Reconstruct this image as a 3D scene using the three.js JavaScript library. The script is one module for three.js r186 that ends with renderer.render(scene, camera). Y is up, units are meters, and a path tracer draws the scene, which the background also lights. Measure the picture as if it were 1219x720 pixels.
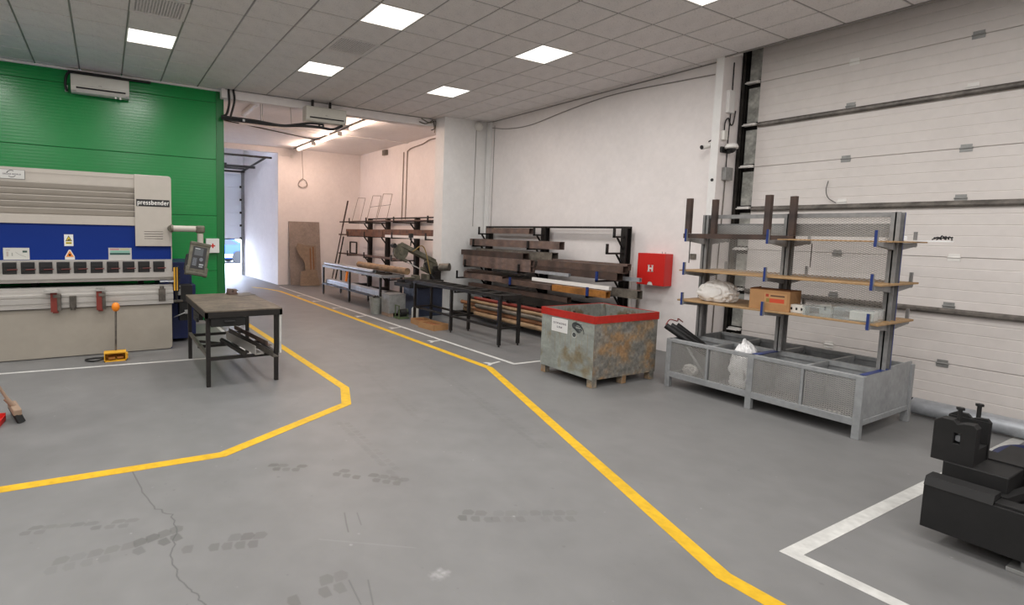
import * as THREE from 'three';
import { mergeGeometries, toCreasedNormals } from 'three/addons/utils/BufferGeometryUtils.js';
import { RoundedBoxGeometry } from 'three/addons/geometries/RoundedBoxGeometry.js';
import { RectAreaLightUniformsLib } from 'three/addons/lights/RectAreaLightUniformsLib.js';

// ---------- camera, sky, sun, exposure ----------
RectAreaLightUniformsLib.init();
const scene = new THREE.Scene();
const camera = new THREE.PerspectiveCamera(2 * Math.atan(388.15 / 635.53) * 180 / Math.PI, 1465.96 / 776.3, 0.05, 120);
camera.rotation.order = 'YXZ';
camera.position.set(0, 1.79, 0);
camera.rotation.set(-0.08748, -0.51748, 0.02227);
camera.setViewOffset(1465.96, 776.3, 246.96, 56.3, 1219, 720);   // the photograph is an off-centre crop
camera.updateProjectionMatrix();
const renderer = new THREE.WebGLRenderer({ antialias: true });
renderer.toneMapping = THREE.LinearToneMapping;
renderer.toneMappingExposure = 0.94;
renderer.shadowMap.enabled = true;
scene.background = new THREE.Color().setRGB(13, 15, 19.5);       // bright overcast sky, seen only through the far doorway
const PANEL_POWER = 33, TUBE_POWER = 62;

// ---------- helpers ----------
const D2R = Math.PI / 180;
let seed = 11;
const rnd = () => { seed = (seed * 1664525 + 1013904223) >>> 0; return seed / 4294967296; };
const rr = (a, b) => a + (b - a) * rnd();
const used = new Map();
function numbered(n) { const k = used.get(n) || 0; used.set(n, k + 1); return k ? n + '_' + String(k).padStart(3, '0') : n; }
function uvMetres(g) {          // box mapping in metres
  const p = g.attributes.position, n = g.attributes.normal, uv = new Float32Array(p.count * 2);
  for (let i = 0; i < p.count; i++) {
    const ax = Math.abs(n.getX(i)), ay = Math.abs(n.getY(i)), az = Math.abs(n.getZ(i));
    if (ay >= ax && ay >= az) { uv[2 * i] = p.getX(i); uv[2 * i + 1] = p.getZ(i); }
    else if (ax >= az) { uv[2 * i] = p.getZ(i); uv[2 * i + 1] = p.getY(i); }
    else { uv[2 * i] = p.getX(i); uv[2 * i + 1] = p.getY(i); }
  }
  g.setAttribute('uv', new THREE.BufferAttribute(uv, 2));
  return g;
}
const flat = (g) => { g = g.index ? g.toNonIndexed() : g; for (const k of Object.keys(g.attributes)) if (!['position', 'normal', 'uv'].includes(k)) g.deleteAttribute(k); return g; };
const merge = (gs) => { gs = Array.isArray(gs) ? gs.flat(3) : [gs]; return gs.length === 1 ? flat(gs[0]) : mergeGeometries(gs.map(flat)); };
const B = (x0, x1, y0, y1, z0, z1) => new THREE.BoxGeometry(Math.abs(x1 - x0), Math.abs(y1 - y0), Math.abs(z1 - z0)).translate((x0 + x1) / 2, (y0 + y1) / 2, (z0 + z1) / 2);
const RB = (x0, x1, y0, y1, z0, z1, r = 0.006, s = 2) => new RoundedBoxGeometry(Math.abs(x1 - x0), Math.abs(y1 - y0), Math.abs(z1 - z0), s, Math.min(r, Math.abs(x1 - x0) / 2.1, Math.abs(y1 - y0) / 2.1, Math.abs(z1 - z0) / 2.1)).translate((x0 + x1) / 2, (y0 + y1) / 2, (z0 + z1) / 2);
const V3 = (x, y, z) => new THREE.Vector3(x, y, z);
function orient(g, a, b) { const d = b.clone().sub(a), q = new THREE.Quaternion().setFromUnitVectors(V3(0, 0, 1), d.clone().normalize()); return g.applyQuaternion(q).translate((a.x + b.x) / 2, (a.y + b.y) / 2, (a.z + b.z) / 2); }
const bar = (a, b, w, h = w) => { a = V3(...a); b = V3(...b); return orient(new THREE.BoxGeometry(w, h, a.distanceTo(b)), a, b); };
const rod = (a, b, r, s = 12, r2 = r) => { a = V3(...a); b = V3(...b); return orient(new THREE.CylinderGeometry(r2, r, a.distanceTo(b), s).rotateX(Math.PI / 2), a, b); };
const tube = (pts, r, seg = 40, rs = 7, closed = false, tension = 0.5) => new THREE.TubeGeometry(new THREE.CatmullRomCurve3(pts.map((p) => V3(...p)), closed, 'catmullrom', tension), seg, r, rs, closed);
const lathe = (pts, s = 24) => new THREE.LatheGeometry(pts.map((p) => new THREE.Vector2(...p)), s);
function shapeOf(pts) { const s = new THREE.Shape(); pts.forEach(([x, y], i) => (i ? s.lineTo(x, y) : s.moveTo(x, y))); return s; }
const ext = (pts, depth, bevel = 0) => new THREE.ExtrudeGeometry(Array.isArray(pts) ? shapeOf(pts) : pts, { depth, bevelEnabled: bevel > 0, bevelSize: bevel, bevelThickness: bevel, bevelSegments: 1, curveSegments: 12 });
// profile in (a, y) swept along z, with a taken as x ; along x with a taken as z
const sweepZ = (pts, z0, z1) => ext(pts, z1 - z0).translate(0, 0, z0);
const sweepX = (pts, x0, x1) => ext(pts.map(([z, y]) => [-z, y]), x1 - x0).rotateY(Math.PI / 2).translate(x0, 0, 0);
const hollow = (w, h, t, z0, z1) => [B(-w / 2, w / 2, h / 2 - t, h / 2, z0, z1), B(-w / 2, w / 2, -h / 2, -h / 2 + t, z0, z1), B(-w / 2, -w / 2 + t, -h / 2 + t, h / 2 - t, z0, z1), B(w / 2 - t, w / 2, -h / 2 + t, h / 2 - t, z0, z1)];
const pipeZ = (r, t, z0, z1, s = 18) => lathe([[r - t, z0], [r, z0], [r, z1], [r - t, z1], [r - t, z0]], s).rotateX(Math.PI / 2);
function part(name, gs, mat, parent, label, keepUV) {
  let g = merge(gs); if (!g.attributes.normal) g.computeVertexNormals();
  if (!keepUV) uvMetres(g);
  const m = new THREE.Mesh(g, mat); m.name = parent === scene ? numbered(name) : name; m.castShadow = m.receiveShadow = true;
  if (label) m.userData.label = label;
  parent.add(m); return m;
}
function tag(o, label, category, group) { o.userData.label = label; o.userData.category = category; if (group) o.userData.group = group; return o; }
function thing(name, label, category, pos = [0, 0, 0], turn = 0, group) { const o = new THREE.Group(); o.name = numbered(name); o.position.set(...pos); o.rotation.y = turn; scene.add(o); return tag(o, label, category, group); }
function solo(name, gs, mat, label, category, pos = [0, 0, 0], turn = 0, group, keepUV) { const m = part(name, gs, mat, scene, null, keepUV); m.position.set(...pos); m.rotation.y = turn; return tag(m, label, category, group); }
function struct(name, gs, mat) { const m = part(name, gs, mat, scene); m.userData.kind = 'structure'; return m; }
function structGroup(name) { const o = new THREE.Group(); o.name = numbered(name); o.userData.kind = 'structure'; scene.add(o); return o; }

// ---------- textures ----------
function vnoise(period, sd) {   // tileable value noise
  const t = new Float32Array(period * period); let s = sd * 7919 + 13;
  for (let i = 0; i < t.length; i++) { s = (s * 1664525 + 1013904223) >>> 0; t[i] = s / 4294967296; }
  const f = (x) => x * x * (3 - 2 * x);
  return (u, v) => { u *= period; v *= period; const i = Math.floor(u), j = Math.floor(v), a = f(u - i), b = f(v - j); const w = (k) => ((k % period) + period) % period; const g = (x, y) => t[w(y) * period + w(x)]; return (g(i, j) * (1 - a) + g(i + 1, j) * a) * (1 - b) + (g(i, j + 1) * (1 - a) + g(i + 1, j + 1) * a) * b; };
}
function fbm(base, oct, sd) { const n = []; for (let k = 0; k < oct; k++) n.push(vnoise(base << k, sd + k)); return (u, v) => { let s = 0, a = 0.5, w = 0; for (const f of n) { s += a * f(u, v); w += a; a *= 0.55; } return s / w; }; }
function dataTex(size, fn, srgb = true, metres = 1) {
  const d = new Uint8Array(size * size * 4);
  for (let y = 0; y < size; y++) for (let x = 0; x < size; x++) { const c = fn(x / size, y / size), i = (y * size + x) * 4; d[i] = c[0]; d[i + 1] = c[1]; d[i + 2] = c[2]; d[i + 3] = 255; }
  const t = new THREE.DataTexture(d, size, size); t.wrapS = t.wrapT = THREE.RepeatWrapping; t.magFilter = THREE.LinearFilter; t.minFilter = THREE.LinearMipmapLinearFilter; t.generateMipmaps = true;
  if (srgb) t.colorSpace = THREE.SRGBColorSpace; t.repeat.set(1 / metres, 1 / metres); t.needsUpdate = true; return t;
}
const cl = (x) => Math.max(0, Math.min(255, x));
const grey = (k) => [cl(k), cl(k), cl(k)];
function canvasTex(w, h, draw) { const c = document.createElement('canvas'); c.width = w; c.height = h; draw(c.getContext('2d'), w, h); const t = new THREE.CanvasTexture(c); t.colorSpace = THREE.SRGBColorSpace; return t; }
const nA = fbm(4, 5, 3), nB = fbm(8, 5, 21), nC = fbm(32, 3, 41), nD = fbm(3, 4, 77);
const texGrime = dataTex(512, (u, v) => grey(212 + 40 * (nA(u, v) - 0.5) + 34 * (nC(u, v) - 0.5)), true, 1.3);
const texDirty = dataTex(512, (u, v) => { const k = 205 + 130 * (nB(u, v) - 0.5) + 50 * (nC(u, v) - 0.5); return [cl(k), cl(k * 0.985), cl(k * 0.96)]; }, true, 0.9);
const texPaint = dataTex(512, (u, v) => grey(243 + 12 * (nA(u, v) - 0.5) + 8 * (nC(u, v) - 0.5)), true, 2.2);
const bumpWall = dataTex(512, (u, v) => grey(128 + 90 * (nC(u, v) - 0.5) + 60 * (nB(u, v) - 0.5)), false, 1.1);
const bumpGreen = dataTex(256, (u, v) => grey(128 + 90 * Math.sin(v * Math.PI * 2 * 20) + 30 * (nA(u, v) - 0.5)), false, 1.0);
const bumpTile = dataTex(256, (u, v) => grey(150 + 160 * (nC(u * 2, v * 2) - 0.5)), false, 0.6);
const texTile = dataTex(256, (u, v) => { const k = nC(u * 2, v * 2); return grey(k < 0.3 ? 214 : 238 + 14 * (nA(u, v) - 0.5)); }, true, 0.6);
const texRust = dataTex(512, (u, v) => { const a = nA(u, v), b = nB(u, v), f = nC(u, v); const r = Math.max(0, Math.min(1, (a * 0.5 + b * 0.6 - 0.46) * 5)), o = Math.max(0, Math.min(1, (nD(u, v) * 0.5 + b * 0.5 - 0.5) * 6)), k = 0.8 + 0.42 * b + 0.5 * (f - 0.5); return [cl((122 * (1 - r) + 132 * r) * k), cl((120 * (1 - r) + (114 - 10 * o) * r) * k), cl((114 * (1 - r) + (92 - 18 * o) * r) * k)]; }, true, 1.05);
const texGalv = dataTex(512, (u, v) => { const a = nD(u, v), b = nC(u, v), k = 0.84 + 0.16 * nB(u, v) + 0.2 * (b - 0.5), r = Math.max(0, Math.min(1, (nB(u, v * 0.5) - 0.63) * 7)); return [cl((136 + 22 * (a - 0.5)) * k * (1 - 0.2 * r)), cl((138 + 22 * (a - 0.5)) * k * (1 - 0.33 * r)), cl((132 + 22 * (a - 0.5)) * k * (1 - 0.5 * r))]; }, true, 1.1);
const texBrown = dataTex(512, (u, v) => { const k = 0.7 + 0.6 * nB(u, v), r = nA(u, v) - 0.5; return [cl((104 + 36 * r) * k), cl((86 + 14 * r) * k), cl((78 - 6 * r) * k)]; }, true, 0.8);
const texPly = dataTex(512, (u, v) => { const g = Math.sin((v * 26 + 3.4 * nA(u, v)) * Math.PI * 2) * 0.5 + 0.5, k = 0.86 + 0.12 * g + 0.12 * (nB(u, v) - 0.5); return [cl(196 * k), cl(164 * k), cl(122 * k)]; }, true, 0.8);
const texCard = dataTex(256, (u, v) => { const k = 0.94 + 0.12 * (nB(u, v) - 0.5) + 0.02 * Math.sin(u * Math.PI * 2 * 60); return [cl(178 * k), cl(134 * k), cl(90 * k)]; }, true, 0.5);
const texTop = dataTex(512, (u, v) => { const k = 0.66 + 0.5 * nB(u, v) + 0.25 * (nC(u, v) - 0.5); return [cl(150 * k), cl(140 * k), cl(128 * k)]; }, true, 0.9);

// the floor: 10.24 m square of grey painted concrete with its tyre prints, cracks and stains
const FX = -2, FZ = 0.6, FS = 10.24;
const texFloor = canvasTex(2048, 2048, (c, W) => {
  const im = c.createImageData(W, W), d = im.data, f1 = fbm(3, 6, 101), f2 = fbm(64, 3, 131), f3 = fbm(7, 4, 151), f4 = fbm(16, 4, 161);
  for (let y = 0; y < W; y++) for (let x = 0; x < W; x++) {
    const u = x / W, v = y / W, i = (y * W + x) * 4; let k = 117 + 26 * (f1(u, v) - 0.5) + 9 * (f2(u, v) - 0.5) + 10 * (f4(u, v) - 0.5);
    const s = f3(u, v); if (s > 0.6) k -= (s - 0.6) * 50;
    d[i] = k * 1.0; d[i + 1] = k * 1.0; d[i + 2] = k * 0.998; d[i + 3] = 255;
  }
  c.putImageData(im, 0, 0);
  const P = (x, z) => [(x - FX) / FS * W, (FZ - z) / FS * W];
  const px = W / FS; let sd = 5; const r = () => { sd = (sd * 1664525 + 1013904223) >>> 0; return sd / 4294967296; };
  const track = (x0, z0, x1, z1, wid, al) => {            // rubber lug prints in two offset rows
    const L = Math.hypot(x1 - x0, z1 - z0), n = Math.max(2, Math.round(L / 0.075));
    const [ax, ay] = P(x0, z0), [bx, by] = P(x1, z1), ang = Math.atan2(by - ay, bx - ax);
    for (let i = 0; i < n; i++) for (const s of [-1, 1]) {
      const t = (i + 0.5 + 0.2 * s) / n; if (r() < 0.22) continue;
      c.save(); c.translate(ax + (bx - ax) * t, ay + (by - ay) * t); c.rotate(ang);
      c.globalAlpha = al * (0.45 + 0.6 * r()); c.fillStyle = '#4a4947'; const w = 0.062 * px, h = wid * 0.46 * px;
      c.translate(0, s * h * 0.54); c.beginPath(); c.moveTo(-w / 2 - s * 2, -h / 2); c.lineTo(w * 0.35, -h / 2 + 1); c.lineTo(w / 2 + s * 2, h * 0.1); c.lineTo(w * 0.3, h / 2); c.lineTo(-w * 0.45, h / 2 - 1); c.lineTo(-w * 0.62, 0); c.closePath(); c.fill(); c.restore();
    }
    c.globalAlpha = 1;
  };
  track(-0.45, -3.68, 0.12, -3.49, 0.11, 0.3); track(0.10, -3.2, 0.36, -3.26, 0.17, 0.5); track(0.36, -3.1, 0.76, -2.96, 0.17, 0.55); track(-0.3, -3.22, 0.1, -3.2, 0.16, 0.2);
  track(1.02, -3.9, 1.33, -3.71, 0.13, 0.5); track(1.46, -3.58, 1.84, -3.2, 0.14, 0.55); track(0.74, -2.42, 1.05, -2.40, 0.18, 0.45); track(1.93, -2.66, 2.13, -2.52, 0.15, 0.5); track(2.1, -2.55, 2.6, -2.3, 0.15, 0.22); track(1.84, -3.2, 1.9, -4.6, 0.13, 0.14);
  track(1.2, -7.2, 3.6, -9.6, 0.14, 0.1); track(3.2, -3.2, 3.9, -6.6, 0.14, 0.12); track(2.6, -4.2, 3.3, -8.6, 0.14, 0.1);
  c.lineJoin = 'round';
  const line = (pts, w, col, al) => { c.globalAlpha = al; c.strokeStyle = col; c.lineWidth = w; c.beginPath(); pts.forEach(([x, z], i) => { const [a, b] = P(x, z); i ? c.lineTo(a, b) : c.moveTo(a, b); }); c.stroke(); c.globalAlpha = 1; };
  const crack = [[0.13, -4.3], [0.165, -4.036]]; let cx = 0.165, cz = -4.036;
  for (const [x, z] of [[0.227, -3.633], [0.326, -3.49], [0.329, -3.296], [0.273, -3.045], [0.284, -2.799], [0.337, -2.663], [0.37, -2.545], [0.42, -2.2], [0.4, -1.8]]) { for (let k = 1; k <= 5; k++) crack.push([cx + (x - cx) * k / 5 + (r() - 0.5) * 0.024, cz + (z - cz) * k / 5 + (r() - 0.5) * 0.02]); cx = x; cz = z; }
  line(crack, 1.1, '#3c3c3c', 0.7);
  line([[1.288, -3.018], [1.25, -2.9], [1.222, -2.8]], 1.4, '#4a4a4a', 0.6); line([[1.359, -2.981], [1.322, -2.835]], 1.2, '#4a4a4a', 0.5); line([[1.051, -2.397], [1.03, -2.2]], 1.3, '#4a4a4a', 0.6); line([[1.139, -2.351], [1.059, -2.1]], 1.3, '#4a4a4a', 0.6);
  for (let i = 0; i < 900; i++) { c.globalAlpha = 0.12 + 0.3 * r(); c.fillStyle = r() < 0.35 ? '#c9cac8' : '#565656'; const q = 0.7 + 2.2 * r() * r(); c.beginPath(); c.arc(r() * W, r() * W, q, 0, 7); c.fill(); }
  const [sx, sy] = P(1.49, -2.22); for (let i = 0; i < 160; i++) { c.globalAlpha = 0.06; c.fillStyle = '#b8b8b6'; c.beginPath(); c.arc(sx + (r() + r() - 1) * 14, sy + (r() + r() - 1) * 11, 1 + 1.4 * r(), 0, 7); c.fill(); }
  for (let i = 0; i < 70; i++) { const x = r() * W, y = r() * W, a = r() * 6.3, l = 20 + 120 * r(); c.globalAlpha = 0.06 + 0.1 * r(); c.strokeStyle = r() < 0.5 ? '#b9bab8' : '#606060'; c.lineWidth = 0.8 + r(); c.beginPath(); c.moveTo(x, y); c.lineTo(x + l * Math.cos(a), y + l * Math.sin(a)); c.stroke(); }
  c.globalAlpha = 1;
});
texFloor.wrapS = texFloor.wrapT = THREE.RepeatWrapping;

// ---------- materials ----------
const std = (color, roughness = 0.6, metalness = 0, o = {}) => new THREE.MeshStandardMaterial({ color, roughness, metalness, ...o });
const M = {
  floor: std('#ffffff', 0.5, 0, { map: texFloor }),
  wall: std('#f4eeec', 0.85, 0, { map: texPaint, bumpMap: bumpWall, bumpScale: 0.0025 }),
  pillar: std('#f0efed', 0.85, 0, { map: texPaint, bumpMap: bumpWall, bumpScale: 0.002 }),
  tile: std('#f2eeec', 0.95, 0, { map: texTile, bumpMap: bumpTile, bumpScale: 0.001 }),
  grid: std('#8d8986', 0.5),
  slab: std('#8a8683', 0.9),
  rearCeil: std('#f4f0ee', 0.9, 0, { map: texPaint }),
  green: std('#068c40', 0.25, 0, { bumpMap: bumpGreen, bumpScale: 0.0006, map: texPaint }),
  greenTrim: std('#0e6a30', 0.3),
  door: std('#eae4e0', 0.6, 0, { map: texPaint }),
  doorFar: new THREE.MeshPhysicalMaterial({ color: '#e8ecf2', roughness: 0.95, transmission: 0.05, thickness: 0 }),
  galv: std('#b4b5b3', 0.45, 0.35, { map: texGrime }),
  strut: std('#8c8885', 0.45, 0.3, { map: texDirty }),
  cable: std('#8f8a86', 0.6),
  cardOld: std('#a28d79', 0.9, 0, { map: texGrime }),
  leverRed: std('#5a1f1a', 0.5),
  stile: std('#d2d6d4', 0.55, 0.1, { map: texDirty }),
  darkSteel: std('#3a3836', 0.5, 0.5, { map: texDirty }),
  black: std('#221e1d', 0.5, 0.1, { map: texDirty }),
  blackPlastic: std('#161617', 0.55),
  machineBlack: std('#141416', 0.65, 0, { map: texDirty }),
  lamp: new THREE.MeshStandardMaterial({ color: '#ffffff', emissive: '#fffaf2', emissiveIntensity: 2.2, roughness: 0.6 }),
  tube: new THREE.MeshStandardMaterial({ color: '#ffffff', emissive: '#ffe6d6', emissiveIntensity: 2.5, roughness: 0.6 }),
  whiteMetal: std('#e9e7e3', 0.45),
  whitePlastic: std('#dcdad4', 0.4),
  acWhite: std('#cfccc2', 0.3, 0, { map: texPaint }),
  cream: std('#c2bbb1', 0.45, 0, { map: texPaint }),
  apron: std('#aaa397', 0.5, 0, { map: texPaint }),
  blue: new THREE.MeshPhysicalMaterial({ color: '#082d7e', roughness: 0.5, specularIntensity: 0.4 }),
  blueDark: std('#101f4e', 0.45),
  steel: std('#c9c6c1', 0.34, 0.5, { map: texPaint }),
  steelDark: std('#77736e', 0.45, 0.4, { map: texDirty }),
  redBrown: std('#7c2f26', 0.5, 0.1),
  red: std('#c8221c', 0.4),
  redRim: std('#cf2a1c', 0.5, 0, { map: texGrime }),
  yellow: std('#ffcb10', 0.6, 0, { map: texGrime }),
  yellowPlastic: std('#e0a82a', 0.45),
  orange: std('#f08a1c', 0.4),
  lineWhite: std('#ecece8', 0.6, 0, { map: texGrime }),
  rackGrey: std('#aeb1b3', 0.5, 0, { map: texGrime }),
  rackSteel: std('#9c9c9c', 0.45, 0.1, { map: texGrime }),
  tape: std('#1a3272', 0.4),
  meshWire: std('#a8a6a2', 0.45, 0.2),
  ply: std('#e6dfd6', 0.7, 0, { map: texPly }),
  card: std('#ffffff', 0.85, 0, { map: texCard }),
  cardDark: std('#b99a76', 0.9, 0, { map: texCard }),
  brown: std('#ffffff', 0.6, 0, { map: texBrown }),
  brownWarm: std('#ffdcc0', 0.65, 0, { map: texBrown }),
  brownDark: std('#a39b96', 0.6, 0, { map: texBrown }),
  brownGrey: std('#d2cecb', 0.55, 0.1, { map: texBrown }),
  ochre: std('#b27838', 0.55, 0.1, { map: texDirty }),
  rustPipe: std('#b98460', 0.65, 0.1, { map: texDirty }),
  tanPipe: std('#b59878', 0.65, 0.1, { map: texDirty }),
  greyPipe: std('#8a857e', 0.5, 0.4, { map: texDirty }),
  alu: std('#d4d9e0', 0.38, 0.4, { map: texGrime }),
  rustPanel: std('#ffffff', 0.75, 0, { map: texRust }),
  galvPanel: std('#ffffff', 0.6, 0.05, { map: texGalv }),
  tableTop: std('#bdb8b2', 0.6, 0.2, { map: texTop }),
  bag: std('#e3e0dc', 0.55),
  bagWhite: std('#f0f0f0', 0.45),
  wood: std('#9c8470', 0.7, 0, { map: texPaint }),
  olive: std('#787669', 0.5, 0.2, { map: texDirty }),
  navy: std('#3a4258', 0.45, 0.1, { map: texGrime }),
  plate: std('#ab9c92', 0.75, 0, { map: texGrime }),
  clear: new THREE.MeshPhysicalMaterial({ color: '#f6f8f8', roughness: 0.06, transmission: 0.92, thickness: 0, ior: 1.45 }),
  glassDark: std('#1a2430', 0.1, 0.2),
  carBlue: std('#1c3f86', 0.25, 0.2),
  ground: std('#b9b7b2', 0.9, 0, { map: texGrime }),
  brass: std('#9a8350', 0.4, 0.7),
  teal: std('#1d7f78', 0.4),
  bucket: std('#a9aba4', 0.45, 0.1, { map: texGrime }),
  greenOld: std('#5f7350', 0.5, 0.1, { map: texDirty }),
};

// ---------- room shell ----------
const CEIL = 4.30, WX = 7.66, DX = 8.03;
{ // floor, with its print laid out in metres
  const g = merge(B(-7.2, 8.5, -0.25, 0, -21.1, 5.8)), p = g.attributes.position, uv = new Float32Array(p.count * 2);
  for (let i = 0; i < p.count; i++) { uv[2 * i] = (p.getX(i) - FX) / FS; uv[2 * i + 1] = 1 - (FZ - p.getZ(i)) / FS; }
  g.setAttribute('uv', new THREE.BufferAttribute(uv, 2));
  const m = part('floor', g, M.floor, scene, null, true); m.userData.kind = 'structure';
}
struct('wall_right', [B(WX, WX + 0.25, 0, 4.5, -16.95, -4.6), B(WX + 0.37, WX + 0.84, 0, 4.7, -4.9, -4.6), B(8.3, 8.5, 0, 4.8, -4.9, 5.8), B(7.4, 8.5, 4.6, 4.8, -4.9, 5.8), B(WX, WX + 0.84, 0, 4.7, 1.2, 5.8)], M.wall);  // includes an unseen skin and roof added behind the door to block sky light
struct('wall_pillar', B(6.47, WX, 0, 4.5, -10.27, -9.92), M.pillar);
struct('wall_column', B(7.5, WX + 0.1, 0, 4.5, -4.6, -4.492), M.pillar);
struct('wall_reveal', [B(7.505, 8.5, 0, 4.5, -4.53, -4.49)], M.wall);
struct('wall_left', B(-7.2, -7, 0, 4.5, -10.6, 5.8), M.wall);
struct('wall_front', B(-7.2, 8.5, 0, 4.5, 5.6, 5.8), M.wall);
struct('wall_back', [B(4.82, 7.9, 0, 4.6, -17.15, -16.95), B(1.3, 4.82, 4.19, 4.6, -17.15, -16.95)], M.wall);
struct('wall_rear_left', B(1.3, 1.5, 0, 4.6, -16.95, -10.6), M.wall);
struct('wall_corridor_right', ext([[4.82, 17.15], [4.67, 21.1], [5.0, 21.1], [5.0, 17.15]], 4.9).rotateX(-Math.PI / 2), M.wall);
struct('wall_corridor_left', B(1.2, 1.4, 0, 4.9, -21.1, -17.15), M.wall);
struct('wall_corridor_end', [B(1.2, 1.6, 0, 4.9, -21.3, -21.1), B(4.6, 5.0, 0, 4.9, -21.3, -21.1), B(1.6, 4.6, 3.79, 4.9, -21.3, -21.1)], M.wall);
struct('ceiling_corridor', B(1.2, 5.0, 4.75, 4.9, -21.3, -17.15), M.rearCeil);
struct('ceiling_rear', [B(1.3, 7.9, 4.35, 4.6, -16.95, -10.3), B(1.5, WX, 4.322, 4.352, -13.72, -13.62)], M.rearCeil);
struct('ceiling_beam', B(1.9, WX, 4.14, 4.6, -10.52, -10.31), M.rearCeil);

// green sandwich panel wall
{
  const w = structGroup('wall_green');
  const ys = [0.06, 0.985, 2.01, 3.04, 4.065, 4.34];
  for (let i = 0; i < 5; i++) part('panel', RB(-7, 1.86, ys[i] + 0.003, ys[i + 1] - 0.003, -10.58, -10.48, 0.006, 1), M.green, w);
  part('corner_trim', [B(1.83, 1.965, 0.06, 4.3, -10.48, -10.465), B(1.955, 1.965, 0.06, 4.3, -10.62, -10.48), rod([1.955, 0.06, -10.472], [1.955, 4.3, -10.472], 0.012, 8)], M.greenTrim, w);
  part('backing', B(-7, 1.955, 0, 4.34, -10.62, -10.5), M.greenTrim, w);
  part('plinth', B(-7, 1.9, 0, 0.06, -10.6, -10.46), M.grid, w, 'pale grey plinth under the green panels');
  part('top_angle', B(-7, 1.965, 4.27, 4.3, -10.48, -10.44), M.whiteMetal, w);
}

// suspended ceiling: every tile in view is a part
const GX = (c) => 0.6 * c - 0.8898, GZ = (r) => -0.6 * r - 7.9143;
const lampCells = [], ventCells = [[2, -2], [6, -2]];
for (const c of [-6, -2, 2, 6, 10]) for (const r of [0, -4, -8, -12, -16, -20]) lampCells.push([c, r]);
const isCell = (list, c, r) => list.some(([a, b]) => a === c && b === r);
camera.updateMatrixWorld(true);
const inView = (x, y, z, m = 1.12) => { const v = V3(x, y, z).applyMatrix4(camera.matrixWorldInverse); if (v.z > -0.3) return false; v.applyMatrix4(camera.projectionMatrix); return Math.abs(v.x) < m && Math.abs(v.y) < m; };
{
  const ce = structGroup('ceiling'), far = [];
  const tileGeo = (x0, x1, z0, z1) => { const g = 0.011, b = 0.004; // tegular edge: bevelled rim round a lower face
    const top = CEIL + 0.007; const a = [x0 + g, x1 - g, z0 + g, z1 - g], i = [x0 + g + b, x1 - g - b, z0 + g + b, z1 - g - b]; const v = [], q = (A, Bq, C, D) => v.push(...A, ...Bq, ...C, ...A, ...C, ...D);
    const o = [[a[0], top, a[2]], [a[1], top, a[2]], [a[1], top, a[3]], [a[0], top, a[3]]], n = [[i[0], CEIL, i[2]], [i[1], CEIL, i[2]], [i[1], CEIL, i[3]], [i[0], CEIL, i[3]]];
    q(n[0], n[1], n[2], n[3]); for (let k = 0; k < 4; k++) { const l = (k + 1) % 4; q(o[k], o[l], n[l], n[k]); }
    const t = o.map(([x, , z]) => [x, top + 0.012, z]); q(t[3], t[2], t[1], t[0]); for (let k = 0; k < 4; k++) { const l = (k + 1) % 4; q(t[k], t[l], o[l], o[k]); }
    const geo = new THREE.BufferGeometry(); geo.setAttribute('position', new THREE.Float32BufferAttribute(v, 3)); geo.computeVertexNormals(); return uvMetres(geo); };
  const put = (x0, x1, z0, z1) => { const g = tileGeo(x0, x1, z0, z1); if ([[x0, z0], [x1, z0], [x0, z1], [x1, z1]].some(([x, z]) => inView(x, CEIL, z, 1.02))) part('ceiling_tile', g, M.tile, ce); else far.push(g); };
  for (let c = -10; c <= 13; c++) for (let r = -23; r <= 3; r++) if (!isCell(lampCells, c, r) && !isCell(ventCells, c, r)) put(GX(c), GX(c + 1), GZ(r + 1), GZ(r));
  for (let c = -10; c <= 3; c++) put(GX(c), GX(c + 1), -10.47, GZ(4));
  put(GX(4), 1.96, -10.47, GZ(4));
  for (let r = -6; r <= 3; r++) put(GX(14), WX, GZ(r + 1), GZ(r));
  const st = part('far_tiles', far, M.tile, ce); st.userData.kind = 'stuff';
  const bars = [];
  for (let c = -10; c <= 14; c++) bars.push(B(GX(c) - 0.012, GX(c) + 0.012, CEIL + 0.007, CEIL + 0.05, -10.4, 5.6));
  for (let r = -22; r <= 4; r++) bars.push(B(-7, r >= -5 ? WX : GX(14), CEIL + 0.0075, CEIL + 0.05, GZ(r) - 0.012, GZ(r) + 0.012));
  part('ceiling_grid', bars, M.grid, ce, 'grey metal ceiling grid');
  part('slab', [B(-7.2, 7.52, 4.42, 4.6, -10.62, 5.8), B(7.52, 7.9, 4.42, 4.6, -10.62, -4.5)], M.slab, ce);
  part('edge_trim', [B(GX(14) - 0.01, GX(14) + 0.012, CEIL - 0.015, 4.45, -4.49, 5.6), B(WX - 0.02, WX, CEIL - 0.012, CEIL + 0.01, -9.92, -4.6), B(1.965, 6.47, CEIL - 0.01, CEIL + 0.02, -10.33, -10.31)], M.grid, ce);
}

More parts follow.
